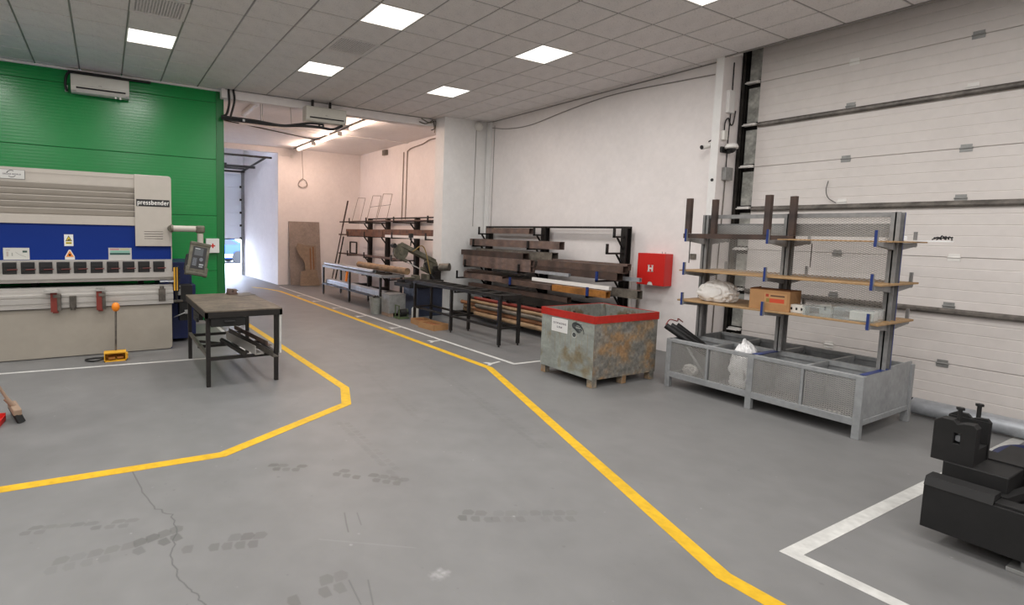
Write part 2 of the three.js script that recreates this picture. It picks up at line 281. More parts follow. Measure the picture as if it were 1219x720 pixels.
// ---------- lamps ----------
function panelLight(c, r, first) {
  const x = GX(c) + 0.3, z = GZ(r) - 0.3;
  const lab = { '2,0': 'square LED ceiling panel before the green wall air conditioner', '6,0': 'square LED ceiling panel before the hanging air conditioner', '6,-4': 'square LED ceiling panel past the perforated vent', '10,0': 'square LED ceiling panel closest to the white pillar', '10,-4': 'square LED ceiling panel in line with the wall rack', '10,-8': 'square LED ceiling panel closest to the big door column' }[c + ',' + r] || 'square LED panel in the ceiling over the open floor';
  const t = thing('ceiling_light', lab, 'ceiling light', [x, CEIL, z], 0, 'LED panels in the tiled ceiling');
  part('frame', [B(-0.296, 0.296, 0, 0.03, -0.296, -0.28), B(-0.296, 0.296, 0, 0.03, 0.28, 0.296), B(-0.296, -0.28, 0, 0.03, -0.28, 0.28), B(0.28, 0.296, 0, 0.03, -0.28, 0.28), B(-0.296, 0.296, 0.03, 0.05, -0.296, 0.296)], M.whiteMetal, t);
  part('diffuser', B(-0.28, 0.28, 0.006, 0.028, -0.28, 0.28), M.lamp, t, 'glowing white diffuser');
  const l = new THREE.RectAreaLight('#fffcf9', PANEL_POWER, 0.56, 0.56); l.position.set(0, -0.004, 0); l.rotation.x = -Math.PI / 2; l.castShadow = true; l.name = 'lamp_light'; t.add(l);
}
lampCells.forEach(([c, r]) => panelLight(c, r));
function tubeLight(x, z0, z1, on, tilt, label) {
  const t = thing('fluorescent_light', label, 'tube light', [x, 4.31, (z0 + z1) / 2], 0, 'tube lights on the rear ceiling'), L = Math.abs(z1 - z0);
  part('housing', sweepZ([[-0.05, 0], [-0.055, -0.03], [0.055, -0.03], [0.05, 0]], -L / 2, L / 2), M.whitePlastic, t);
  part('diffuser', sweepZ([[-0.055, -0.031], [-0.05, -0.075], [-0.02, -0.095], [0.02, -0.095], [0.05, -0.075], [0.055, -0.031]], -L / 2 + 0.01, L / 2 - 0.01), on ? M.tube : M.whitePlastic, t);
  for (const s of [-1, 1]) part('end_cap', B(-0.058, 0.058, -0.098, 0.004, s * L / 2 - 0.012, s * L / 2 + 0.012), M.whitePlastic, t);
  for (const k of [-1, 1]) part('mount', B(-0.012, 0.012, 0, 0.045, k * L / 3, k * L / 3 + 0.03), M.galv, t);
  if (on) { const l = new THREE.RectAreaLight('#ffdcc6', TUBE_POWER, 0.1, L - 0.05); l.position.set(0, -0.103, 0); l.rotation.x = -Math.PI / 2; l.castShadow = true; l.name = 'lamp_light'; t.add(l);
    for (const s of [-1, 1]) { const k = new THREE.RectAreaLight('#ffdcc6', TUBE_POWER, L - 0.05, 0.06); k.position.set(s * 0.062, -0.062, 0); k.rotation.y = -s * Math.PI / 2; k.castShadow = true; k.name = 'lamp_light'; t.add(k); } }
}
tubeLight(5.28, -12.25, -10.85, true, 0, 'lit fluorescent tube light beside the hanging air conditioner');
tubeLight(5.31, -14.35, -13.05, true, 0, 'lit fluorescent tube light, middle one of the row');
tubeLight(5.28, -16.3, -14.95, true, 0, 'lit fluorescent tube light at the end wall');
tubeLight(2.7, -12.1, -10.75, false, 0, 'unlit tube light near the green wall corner');
for (const [c, r] of ventCells) { // perforated square ceiling vents
  const t = thing('ceiling_vent', c === 2 ? 'perforated square ceiling vent towards the green wall' : 'perforated square ceiling vent between two LED panels', 'ceiling vent', [GX(c) + 0.3, CEIL, GZ(r) - 0.3], 0, 'ceiling vents');
  const s = new THREE.Shape(); s.moveTo(-0.29, -0.29); s.lineTo(0.29, -0.29); s.lineTo(0.29, 0.29); s.lineTo(-0.29, 0.29); s.closePath();
  const n = 16; for (let i = 0; i < n; i++) for (let j = 0; j < n; j++) { const x = -0.255 + 0.51 * (i + 0.5) / n, y = -0.255 + 0.51 * (j + 0.5) / n, h = 0.0105; const p = new THREE.Path(); p.moveTo(x - h, y - h); p.lineTo(x - h, y + h); p.lineTo(x + h, y + h); p.lineTo(x + h, y - h); p.closePath(); s.holes.push(p); }
  part('grille', ext(s, 0.004).rotateX(Math.PI / 2).translate(0, 0.006, 0), M.tile, t);
  part('frame', [B(-0.296, 0.296, -0.003, 0.02, -0.296, -0.282), B(-0.296, 0.296, -0.003, 0.02, 0.282, 0.296), B(-0.296, -0.282, -0.003, 0.02, -0.282, 0.282), B(0.282, 0.296, -0.003, 0.02, -0.282, 0.282)], M.tile, t);
  part('plenum', B(-0.296, 0.296, 0.05, 0.1, -0.296, 0.296), M.blackPlastic, t);
}

// ---------- sectional doors ----------
const SEAMS = [0.02, 0.475, 1.06, 1.645, 2.23, 2.815, 3.40, 3.985, 4.57];
{
  const d = structGroup('door_1');
  for (let i = 0; i < SEAMS.length - 1; i++) { // each section: a ribbed sandwich panel
    const y0 = SEAMS[i] + 0.002, y1 = SEAMS[i + 1] - 0.002, pts = [[0.05, y0], [0.006, y0], [0, y0 + 0.006]];
    const k = Math.round((y1 - y0) / 0.117); for (let j = 1; j < k; j++) { const y = y0 + (y1 - y0) * j / k; pts.push([0, y - 0.006], [0.0035, y - 0.002], [0.0035, y + 0.002], [0, y + 0.006]); }
    pts.push([0, y1 - 0.006], [0.006, y1], [0.05, y1]);
    part('door_section', [sweepZ(pts.map(([x, y]) => [x + DX, y]).reverse(), -4.27, 1.0), B(DX + 0.034, DX + 0.047, y0 - 0.02, y0 + 0.01, -4.27, 1.0)], M.door, d);
  }
  for (let s = 1; s < 8; s++) for (let k = -3; k <= 4; k++) { // hinges
    const z = -2.1 + k * 1.07 - 0.02, y = SEAMS[s] + (s % 2 === 0 ? 0.055 : 0); if (z < -4.2) continue;
    part('hinge', [B(DX - 0.006, DX, y - 0.04, y - 0.004, z - 0.05, z + 0.05), B(DX - 0.006, DX, y + 0.004, y + 0.04, z - 0.045, z + 0.045), rod([DX - 0.008, y, z - 0.052], [DX - 0.008, y, z + 0.052], 0.008, 6)], (s + k) % 3 ? M.galv : M.whiteMetal, d);
  }
  for (const s of [2, 4, 6]) part('strut', sweepZ([[0, -0.028], [-0.03, -0.034], [-0.05, -0.012], [-0.05, 0.012], [-0.03, 0.034], [0, 0.028]].map(([x, y]) => [x + DX, y + SEAMS[s] - 0.005]).reverse(), -4.25, 1.0), M.strut, d, 'grey reinforcing bar across the door');
  part('bottom_seal', B(DX - 0.01, DX + 0.04, 0, 0.03, -4.27, 1), M.blackPlastic, d);
  part('side_track', [B(DX - 0.10, DX - 0.09, 0, 4.5, -4.475, -4.435), B(DX - 0.10, DX + 0.02, 0, 4.5, -4.48, -4.47), B(DX - 0.02, DX - 0.01, 0, 4.5, -4.47, -4.44)], M.darkSteel, d, 'dark steel side track');
  part('side_post', B(DX + 0.06, DX + 0.1, 0, 4.6, -4.49, -4.2), M.black, d);
  for (let s = 0; s < 8; s++) { // galvanised end stiles between the roller brackets
    part('end_stile', B(DX + 0.01, DX + 0.04, SEAMS[s] + 0.05, SEAMS[s + 1] - 0.06, -4.425, -4.275), M.stile, d);
    if (s) part('roller_bracket', [B(DX - 0.05, DX + 0.01, SEAMS[s] - 0.006, SEAMS[s] + 0.03, -4.44, -4.28), rod([DX - 0.085, SEAMS[s], -4.46], [DX - 0.085, SEAMS[s], -4.30], 0.009, 8)], M.whiteMetal, d);
  }
  part('header_plate', B(DX - 0.06, DX + 0.1, 4.47, 4.6, -4.49, 1.2), M.black, d, 'dark header plate above the door');
  part('pull_cord', tube([[DX - 0.015, 2.555, -3.35], [DX - 0.03, 2.44, -3.36], [DX - 0.03, 2.34, -3.33], [DX - 0.015, 2.275, -3.25]], 0.004, 20, 5), M.blackPlastic, d);
}
{ // half open door at the end of the corridor
  const d = structGroup('door_2');
  for (let i = 0; i < 5; i++) { const y0 = 1.40 + i * 0.485, y1 = y0 + 0.478; part('door_section', sweepX([[0, y0], [0.006, y0 + 0.006], [0.006, y1 - 0.006], [0, y1], [-0.02, y1], [-0.02, y1 + 0.02], [-0.04, y1 + 0.02], [-0.04, y0 + 0.01]].map(([z, y]) => [z - 21.03, y]), 1.62, 4.56), M.doorFar, d); }
  part('bottom_seal', B(1.62, 4.56, 1.36, 1.40, -21.07, -21.03), M.blackPlastic, d);
  part('side_track', [B(4.56, 4.62, 0, 3.95, -21.06, -20.98), B(4.62, 4.66, 0, 3.95, -21.1, -20.94)], M.galv, d);
  part('ceiling_track', [bar([4.57, 3.92, -20.9], [4.62, 4.10, -17.6], 0.05), bar([1.65, 3.92, -20.9], [1.6, 4.10, -17.6], 0.05), B(1.6, 4.6, 3.86, 3.94, -19.05, -18.98), B(1.6, 4.75, 4.04, 4.10, -17.45, -17.40), B(1.6, 4.62, 3.98, 4.03, -20.75, -20.70), rod([1.65, 3.88, -20.6], [4.6, 3.88, -20.6], 0.03, 10), B(2.8, 3.9, 4.0, 4.14, -20.6, -20.3)], M.darkSteel, d);
  for (let i = 0; i < 5; i++) part('roller_bracket', B(4.5, 4.58, 1.40 + i * 0.485 - 0.03, 1.40 + i * 0.485 + 0.05, -21.03, -20.98), M.darkSteel, d);
}
// outside, seen through the half open door
tag(solo('yard_ground', B(-14, 22, -0.3, -0.02, -60, -21.1), M.ground, 'pale concrete yard outside the open far door', 'yard'), 'pale concrete yard outside the open far door', 'yard').userData.kind = 'structure';
{
  const t = thing('parked_car', 'blue car parked outside beyond the half open far door', 'car', [4.6, -0.02, -29], 0.12);
  const body = shapeOf([[-2.1, 0.28], [-2.12, 0.62], [-2.0, 0.80], [-1.2, 0.90], [-0.55, 1.36], [0.7, 1.40], [1.5, 0.98], [2.05, 0.90], [2.12, 0.5], [2.05, 0.28]]);
  part('body', ext(body, 1.6, 0.05).translate(0, 0, -0.8), M.carBlue, t);
  for (const s of [-1, 1]) { part('side_window', ext([[-1.05, 0.93], [-0.5, 1.3], [0.65, 1.33], [1.3, 0.98]], 0.02).translate(0, 0, s > 0 ? 0.845 : -0.865), M.glassDark, t); for (const x of [-1.3, 1.3]) part('wheel', [rod([x, 0.32, s * 0.72], [x, 0.32, s * 0.9], 0.32, 20), rod([x, 0.32, s * 0.9], [x, 0.32, s * 0.91], 0.19, 14)], M.blackPlastic, t); }
  part('bumper', B(-2.15, 2.15, 0.3, 0.48, -0.86, 0.86), M.whitePlastic, t);
}

// ---------- floor lines ----------
function stripe(name, pts, w, mat, label, group) {
  const n = pts.length, L = [], R = [];
  for (let i = 0; i < n; i++) { const p = pts[i], a = pts[Math.max(0, i - 1)], b = pts[Math.min(n - 1, i + 1)]; const d1 = new THREE.Vector2(p[0] - a[0], p[1] - a[1]), d2 = new THREE.Vector2(b[0] - p[0], b[1] - p[1]); if (!d1.length()) d1.copy(d2); if (!d2.length()) d2.copy(d1); d1.normalize(); d2.normalize(); const m = new THREE.Vector2(-(d1.y + d2.y), d1.x + d2.x).normalize(), k = w / 2 / Math.max(0.4, m.x * -d1.y + m.y * d1.x); L.push([p[0] + m.x * k, -(p[1] + m.y * k)]); R.push([p[0] - m.x * k, -(p[1] - m.y * k)]); }
  return solo(name, ext(L.concat(R.reverse()), 0.002).rotateX(-Math.PI / 2), mat, label, 'floor line', [0, 0, 0], 0, group);
}
stripe('yellow_floor_line', [[3.9, -16.5], [4.15, -16.05], [4.38, -15.2], [4.40, -14.5], [4.445, -5.56], [2.83, -1.5], [2.84, 1.5]], 0.1, M.yellow, 'long yellow lane stripe on the side of the wall racks');
stripe('yellow_floor_line', [[2.27, -13.5], [2.3, -9.7], [2.345, -5.53], [2.14, -5.0], [0.772, -4.27], [-0.66, -4.345], [-3.2, -4.45]], 0.1, M.yellow, 'yellow lane stripe bending past the steel work table');
stripe('white_floor_line', [[4.72, -16.4], [4.90, -5.585], [6.5, -5.50]], 0.06, M.lineWhite, 'thin white floor line running along the bench and saw');
stripe('white_floor_line', [[-3, -7.94], [-1.12, -7.8], [1.775, -7.575], [1.74, -10.3]], 0.055, M.lineWhite, 'thin white floor line in front of the press brake');
stripe('white_floor_line', [[7.6, -1.36], [3.39, -1.435], [3.395, 0.9]], 0.085, M.lineWhite, 'white floor line cornering beside the black machine');
for (const [x, z] of [[4.57, -13.9], [4.58, -12.68], [4.61, -11.41], [4.62, -10.1], [4.645, -8.62], [4.68, -7.29], [4.61, -5.68]]) // little white walkway marks
  solo('floor_mark', [ext([[-0.06, 0], [0.02, 0.02], [0.16, 0.015], [0.17, 0.045], [0.04, 0.055], [0.02, 0.11], [-0.02, 0.12], [-0.01, 0.05], [-0.07, 0.03]].map(([a, b]) => [a * 1.3, b * 1.3]), 0.002).rotateX(-Math.PI / 2)], M.lineWhite, 'small worn white mark painted between yellow and white lines', 'floor mark', [x, 0, z], 0.3, 'small white marks along the lane');

// ---------- press brake ----------
{
  const t = thing('press_brake', 'large cream and blue press brake in front of green wall', 'press brake', [0, 0, -8.5]);
  const XL = -2.35;
  part('upper_cover', [B(XL, 0.378, 2.33, 2.5, -0.3, 0), B(XL, 0.378, 1.795, 1.915, -0.3, 0), B(XL, 0.378, 2.45, 2.505, -0.32, 0.004), B(XL, 0.37, 1.915, 2.33, -0.3, -0.07)], M.cream, t, 'cream upper cover with a louvred band');
  for (let k = 0; k < 5; k++) { const y = 1.925 + k * 0.0825; part('louver', sweepX([[-0.002, y + 0.076], [-0.002, y + 0.066], [-0.055, y + 0.0], [-0.06, y + 0.004], [-0.02, y + 0.076]], XL, 0.376), M.cream, t); }
  { // side cover with four slots
    const s = shapeOf([[0.38, 1.51], [0.847, 1.51], [0.847, 2.47], [0.838, 2.495], [0.815, 2.505], [0.38, 2.505]]);
    for (const y of [1.612, 1.645, 1.678, 1.711]) { const p = new THREE.Path(); p.moveTo(0.487, y - 0.006); p.lineTo(0.487, y + 0.006); p.lineTo(0.735, y + 0.006); p.lineTo(0.735, y - 0.006); p.closePath(); s.holes.push(p); }
    const c = part('side_cover', [ext(s, 0.025, 0.003).translate(0, 0, 0.002), B(0.39, 0.84, 1.53, 2.49, -0.3, -0.02)], M.cream, t);
    part('slot_backing', B(0.47, 0.75, 1.59, 1.73, -0.02, -0.012), M.blackPlastic, c);
    const tx = canvasTex(512, 128, (g, w, h) => { g.fillStyle = '#1d1d1d'; g.fillRect(0, 0, w, h); g.fillStyle = '#e6e4e0'; g.font = 'bold 104px sans-serif'; g.textAlign = 'center'; g.textBaseline = 'middle'; g.save(); g.translate(w / 2, h / 2 - 6); g.scale(490 / g.measureText('pressbender').width, 1); g.fillText('pressbender', 0, 0); g.restore(); });
    part('name_strip', new THREE.PlaneGeometry(0.43, 0.1).translate(0.612, 2.118, 0.0312), std('#ffffff', 0.5, 0, { map: tx }), c, 'black strip reading pressbender in white letters', true);
  }
  const plateTex = canvasTex(512, 230, (g, w, h) => { g.fillStyle = '#c6c6c2'; g.fillRect(0, 0, w, h); g.strokeStyle = '#5c5c5a'; g.lineWidth = 8; g.strokeRect(4, 4, w - 8, h - 8); g.strokeStyle = '#26262a'; g.lineCap = 'round'; g.lineWidth = 16; g.beginPath(); g.arc(246, 112, 86, 3.4, 5.2); g.stroke(); g.lineWidth = 14; g.beginPath(); g.arc(252, 92, 92, 0.7, 2.2); g.stroke(); g.fillStyle = '#4a4650'; g.font = 'bold 50px sans-serif'; g.textAlign = 'center'; g.textBaseline = 'middle'; g.fillText('ORLEM WORLD', w / 2, h / 2, 440); });
  part('maker_plate', B(-1.15, -0.872, 2.352, 2.474, 0, 0.006), M.galv, t);
  part('maker_print', new THREE.PlaneGeometry(0.276, 0.12).translate(-1.011, 2.413, 0.0068), std('#ffffff', 0.5, 0, { map: plateTex }), t, 'grey plate with a black swirl emblem', true);
  part('ram', [B(XL, 0.842, 1.31, 1.8, -0.16, -0.03), B(XL, 0.842, 1.31, 1.8, -0.9, -0.16)], M.blue, t, 'blue ram front');
  part('side_edge', B(0.842, 0.852, 1.1, 1.51, -0.3, 0.0), M.cream, t);
  const chart = canvasTex(256, 144, (g, w, h) => { g.fillStyle = '#c9c9c2'; g.fillRect(0, 0, w, h); g.strokeStyle = '#8c8a84'; g.lineWidth = 4; g.beginPath(); g.moveTo(118, 52); g.lineTo(150, 80); g.lineTo(220, 112); g.stroke(); g.fillStyle = '#2f4a44'; g.fillRect(188, 34, 46, 24); g.fillStyle = '#b0a49c'; g.fillRect(26, 22, 40, 10); g.fillRect(30, 46, 20, 60); g.fillStyle = '#9a9c94'; g.fillRect(80, 60, 12, 40); });
  part('chart_sticker', new THREE.BoxGeometry(0.277, 0.152, 0.004).translate(-1.0, 1.397, -0.027), std('#ffffff', 0.4, 0, { map: chart }), t, 'white chart sticker', true);
  const lab = canvasTex(256, 144, (g, w, h) => { g.fillStyle = '#b9b9b6'; g.fillRect(0, 0, w, h); g.fillStyle = '#b98a8a'; g.fillRect(18, 8, 100, 20); g.fillStyle = '#b5b183'; g.fillRect(128, 10, 100, 16); g.fillStyle = '#7fb0a0'; g.fillRect(20, 34, 216, 26); g.fillStyle = '#1f4a44'; g.fillRect(16, 62, 222, 24); });
  part('label_sticker', new THREE.BoxGeometry(0.287, 0.165, 0.004).translate(0.184, 1.396, -0.027), std('#ffffff', 0.4, 0, { map: lab }), t, 'grey label with green bands', true);
  const warn = canvasTex(128, 192, (g, w, h) => { g.fillStyle = '#e4e6e4'; g.fillRect(0, 0, w, h); g.fillStyle = '#2a2614'; g.beginPath(); g.moveTo(64, 18); g.lineTo(112, 112); g.lineTo(16, 112); g.fill(); g.fillStyle = '#e2c832'; g.beginPath(); g.moveTo(64, 36); g.lineTo(98, 103); g.lineTo(30, 103); g.fill(); g.fillStyle = '#2a2614'; g.fillRect(52, 78, 44, 14); g.fillRect(40, 92, 40, 8); g.fillStyle = '#d8c22c'; g.fillRect(22, 124, 84, 36); g.fillStyle = '#4a4420'; g.fillRect(28, 136, 72, 12); });
  part('warning_sticker', new THREE.BoxGeometry(0.104, 0.156, 0.004).translate(-0.422, 1.578, -0.027), std('#ffffff', 0.4, 0, { map: warn }), t, 'white sticker with a yellow warning triangle', true);
  { const s = new THREE.Shape(); s.moveTo(-0.056, 0); s.lineTo(0.056, 0); s.lineTo(0.056, 0.04); s.lineTo(0.01, 0.132); s.lineTo(-0.01, 0.132); s.lineTo(-0.056, 0.04); s.closePath(); const o = part('triangle_sticker', ext(s, 0.004).translate(-0.415, 1.318, -0.03), M.whitePlastic, t, 'orange triangle sticker'); part('triangle', ext([[-0.046, 0.036], [0.046, 0.036], [0, 0.122]], 0.001).translate(-0.415, 1.318, -0.0255), M.orange, o); part('symbol', B(-0.428, -0.402, 1.365, 1.395, -0.0246, -0.024), M.blackPlastic, o); }
  part('clamp_rail', [B(XL, 0.845, 1.1, 1.312, -0.1, 0.0), B(XL, 0.85, 1.296, 1.314, -0.1, 0.006)], M.steel, t, 'light steel tool rail');
  for (let k = 0; k < 15; k++) { const x = 0.672 - 0.194 * k; if (x < XL + 0.1) break;
    const c = part('tool_clamp', [RB(x - 0.073, x + 0.073, 1.136, 1.288, 0, 0.05, 0.006, 1), B(x - 0.06, x + 0.06, 1.225, 1.28, 0.05, 0.062)], M.blackPlastic, t);
    part('lever', rod([x - 0.02, 1.192, 0.066], [x + 0.09, 1.196, 0.066], 0.0075, 8), M.leverRed, c); part('bolt', rod([x - 0.045, 1.178, 0.05], [x - 0.045, 1.178, 0.066], 0.014, 8), M.darkSteel, c); }
  part('punch_beam', sweepX([[-0.03, 1.135], [0.035, 1.135], [0.035, 1.062], [0.012, 1.04], [-0.006, 1.012], [-0.014, 1.012], [-0.03, 1.04]].reverse(), XL, 0.862), M.steel, t, 'polished steel punch');
  part('back_gauge', [B(XL, 0.7, 0.95, 1.02, -0.75, -0.6), B(-0.9, -0.82, 0.9, 1.08, -0.6, -0.45), B(0.42, 0.5, 0.9, 1.08, -0.6, -0.45), B(XL, 0.83, 0.7, 0.9, -0.9, -0.7)], M.darkSteel, t);
  part('die_beam', sweepX([[-0.12, 0.945], [-0.05, 0.945], [-0.04, 0.93], [-0.03, 0.945], [0.02, 0.945], [0.02, 0.905], [0.06, 0.905], [0.06, 0.865], [0.095, 0.858], [0.095, 0.83], [0.078, 0.824], [0.078, 0.812], [0.1, 0.806], [0.1, 0.745], [0.085, 0.738], [0.085, 0.724], [0.1, 0.718], [0.1, 0.68], [-0.12, 0.68]].reverse(), XL, 0.85), M.steel, t, 'grooved steel die table');
  part('front_apron', [ext((() => { const s = new THREE.Shape(); s.moveTo(XL, 0.012); s.lineTo(0.78, 0.012); s.quadraticCurveTo(0.828, 0.014, 0.828, 0.06); s.lineTo(0.828, 0.672); s.lineTo(XL, 0.672); s.closePath(); return s; })(), 0.03, 0.004).translate(0, 0, 0.02)], M.apron, t, 'dusty cream front apron plate');
  part('lower_rail', [B(XL, 0.82, 0.668, 0.69, 0.05, 0.085), B(0.79, 0.98, 0.694, 0.716, 0.05, 0.09)], M.steelDark, t);
  part('side_frame', [B(-2.3, -2.2, 0, 2.3, -1.5, -0.15), B(0.72, 0.83, 0, 2.3, -1.5, -0.3), B(XL, 0.83, 0, 0.66, -0.5, 0.0), B(-2.3, 0.84, 1.8, 2.4, -1.4, -0.32)], M.blue, t);
  for (const [x, w] of [[-0.585, 0.06], [-0.07, 0.055]]) { // sliding sheet supports
    const s = part('sheet_support', [B(x - w / 2 - 0.02, x + w / 2 - 0.01, 0.64, 0.9, 0.1, 0.19), B(x - w / 2, x + w / 2, 0.62, 0.66, 0.1, 0.16)], M.redBrown, t, 'red-brown sliding sheet support');
    part('bracket', [B(x + w / 2 - 0.01, x + w / 2 + 0.035, 0.65, 0.86, 0.1, 0.17), B(x - w / 2 + 0.01, x + w / 2 + 0.035, 0.83, 0.87, 0.1, 0.2)], M.steelDark, s);
    part('plate', x < -0.3 ? ext([[-0.74, -0.06], [-0.6, -0.06], [-0.56, 0.1], [-0.54, 0.28], [-0.72, 0.28], [-0.70, 0.05]].map(([a, b]) => [a, -b]), 0.014).rotateX(-Math.PI / 2).translate(0, 0.905, 0) : [B(x - 0.05, x + 0.05, 0.905, 0.917, -0.02, 0.22), bar([x - 0.05, 0.93, 0.0], [x + 0.03, 0.93, 0.2], 0.012), bar([x - 0.01, 0.93, 0.0], [x + 0.06, 0.93, 0.2], 0.012)], M.steel, s);
  }
  part('slide_bracket', [RB(-0.43, -0.35, 0.68, 0.84, 0.1, 0.14, 0.004), rod([-0.39, 0.68, 0.12], [-0.39, 0.65, 0.12], 0.03, 10), B(-0.405, -0.375, 0.80, 0.825, 0.14, 0.15)], M.steelDark, t);
  part('end_bracket', [B(0.655, 0.745, 0.72, 0.9, 0.1, 0.125), rod([0.7, 0.9, 0.11], [0.7, 0.935, 0.11], 0.03, 10)], M.steelDark, t);
  const gd = part('light_guard', [B(0.862, 0.884, 0.86, 1.2, 0.04, 0.07), B(0.9, 0.915, 0.86, 1.2, 0.04, 0.07)], M.yellowPlastic, t, 'yellow and black light guard');
  part('guard_core', [B(0.884, 0.9, 0.84, 1.21, 0.03, 0.07), B(0.915, 0.935, 0.84, 1.21, 0.0, 0.06), ...[0, 1, 2, 3, 4, 5].map((k) => B(0.935, 0.952, 0.88 + k * 0.055, 0.905 + k * 0.055, 0.01, 0.05))], M.blackPlastic, gd);
  part('stop_lever', [rod([0.68, 0.995, 0.05], [0.86, 1.0, 0.06], 0.014, 8), B(0.78, 0.86, 0.985, 1.01, 0.04, 0.07)], M.alu, t);
  part('motor_box', [RB(0.96, 1.14, 0.66, 0.92, -0.32, -0.1, 0.01), RB(0.95, 1.08, 0.38, 0.66, -0.28, -0.12, 0.01), rod([0.9, 0.66, 0.0], [0.9, 0.86, 0.0], 0.02, 10), rod([0.86, 0.70, 0.03], [0.98, 0.70, 0.0], 0.025, 10)], M.blackPlastic, t);
  part('valve', [rod([0.94, 0.78, -0.05], [0.94, 0.93, -0.05], 0.028, 12), RB(1.02, 1.1, 0.49, 0.545, -0.12, -0.05, 0.006), tube([[1.03, 0.51, -0.07], [0.96, 0.49, -0.03], [0.9, 0.46, -0.06], [0.87, 0.44, -0.1]], 0.01, 16, 6)], M.galv, t);
  part('hydraulic_cabinet', [RB(0.86, 1.13, 0.05, 1.25, -1.4, -0.4, 0.012), RB(1.13, 1.245, 0.05, 0.88, -1.4, -0.55, 0.01), RB(1.13, 1.2, 0.5, 1.25, -1.4, -0.62, 0.01)], M.blueDark, t, 'dark blue cabinet at the end');
  // swinging control pendant
  const arm = part('pendant_arm', [rod([0.83, 1.765, 0.2], [1.16, 1.765, 0.2], 0.043, 16), rod([1.215, 1.70, 0.2], [1.215, 1.42, 0.2], 0.042, 16)], M.cream, t, 'cream tubular pendant arm');
  part('elbow', RB(1.15, 1.275, 1.705, 1.815, 0.14, 0.26, 0.03), M.olive, arm); part('collar', rod([1.215, 1.43, 0.2], [1.215, 1.37, 0.2], 0.05, 14), M.olive, arm); part('pivot', [rod([0.82, 1.765, 0.2], [0.85, 1.765, 0.2], 0.055, 14), rod([0.84, 1.765, 0.2], [0.84, 1.765, -0.3], 0.05, 12)], M.olive, arm);
  const pen = part('control_pendant', (() => { const g = merge([RB(-0.135, 0.135, -0.22, 0.22, -0.05, 0.04, 0.014), RB(-0.15, -0.1, -0.25, -0.12, -0.03, 0.055, 0.01), RB(0.1, 0.15, -0.25, -0.12, -0.03, 0.055, 0.01), RB(-0.15, 0.15, -0.245, -0.2, 0.0, 0.06, 0.012), RB(-0.14, 0.14, 0.19, 0.235, -0.04, 0.05, 0.01)]); return g; })(), M.olive, t, 'grey control pendant with a dark keypad');
  const face = canvasTex(256, 384, (g, w, h) => { g.fillStyle = '#17181c'; g.fillRect(0, 0, w, h); g.fillStyle = '#4b5054'; g.fillRect(34, 22, 160, 130); g.fillStyle = '#6b7078'; g.fillRect(24, 200, 74, 130); g.beginPath(); g.arc(176, 214, 34, 0, 7); g.fill(); g.fillStyle = '#3d4046'; for (let i = 0; i < 4; i++) for (let j = 0; j < 3; j++) g.fillRect(28 + j * 24, 206 + i * 30, 18, 22); g.fillStyle = '#9aa0a4'; g.fillRect(150, 290, 80, 26); g.fillRect(150, 330, 70, 18); g.fillStyle = '#c8ccd0'; g.fillRect(40, 30, 90, 10); });
  part('keypad', new THREE.PlaneGeometry(0.19, 0.32).translate(0, 0.01, 0.0445), std('#ffffff', 0.35, 0, { map: face }), pen, 'dark keypad with a small screen', true);
  part('rear_shell', RB(-0.16, -0.12, -0.18, 0.05, -0.09, 0.0, 0.01), M.blackPlastic, pen);
  pen.position.set(1.165, 1.335, 0.31); pen.rotation.set(-0.16, 0.05, -0.19);
}
{ // foot switch of the press
  const t = thing('foot_pedal', 'yellow foot pedal box with orange-knobbed pole before press brake', 'foot pedal', [0.095, 0, -8.02]);
  part('housing', [B(-0.14, 0.12, 0, 0.012, -0.11, 0.1), B(-0.14, -0.128, 0, 0.11, -0.11, 0.1), B(0.108, 0.12, 0, 0.11, -0.11, 0.1), B(-0.14, 0.12, 0.1, 0.112, -0.11, 0.06), B(-0.14, 0.12, 0, 0.112, -0.11, -0.1), B(0.12, 0.14, 0.02, 0.09, -0.04, 0.06)], M.yellowPlastic, t);
  part('treadle', [B(-0.09, -0.01, 0.03, 0.05, -0.08, 0.08), B(0.01, 0.085, 0.03, 0.05, -0.08, 0.06)], M.ochre, t);
  part('pole', rod([0.0, 0.1, -0.09], [0.012, 0.68, -0.12], 0.013, 10), M.steelDark, t);
  part('knob', lathe([[0, -0.06], [0.03, -0.052], [0.048, -0.02], [0.05, 0.01], [0.04, 0.045], [0.02, 0.06], [0, 0.062]], 18).translate(0.012, 0.695, -0.12), M.orange, t, 'orange egg-shaped knob');
  part('cable', tube([[-0.13, 0.03, 0.0], [-0.24, 0.014, 0.03], [-0.33, 0.012, -0.03], [-0.35, 0.012, -0.12], [-0.26, 0.012, -0.16], [-0.12, 0.012, -0.16], [0.1, 0.012, -0.17]], 0.011, 40, 7), M.blackPlastic, t);
}
{ // first aid cabinet on the green wall
  const t = thing('first_aid_cabinet', 'small white first aid cabinet with red cross on green wall', 'cabinet', [1.735, 1.323, -10.48]);
  part('body', RB(-0.118, 0.118, 0, 0.265, 0, 0.09, 0.006), M.whiteMetal, t); part('door', RB(-0.116, 0.116, 0.003, 0.262, 0.09, 0.102, 0.004), M.whiteMetal, t);
  part('cross', [B(-0.042, 0.042, 0.12, 0.146, 0.102, 0.104), B(-0.013, 0.013, 0.091, 0.175, 0.102, 0.1045)], M.red, t, 'red cross');
}
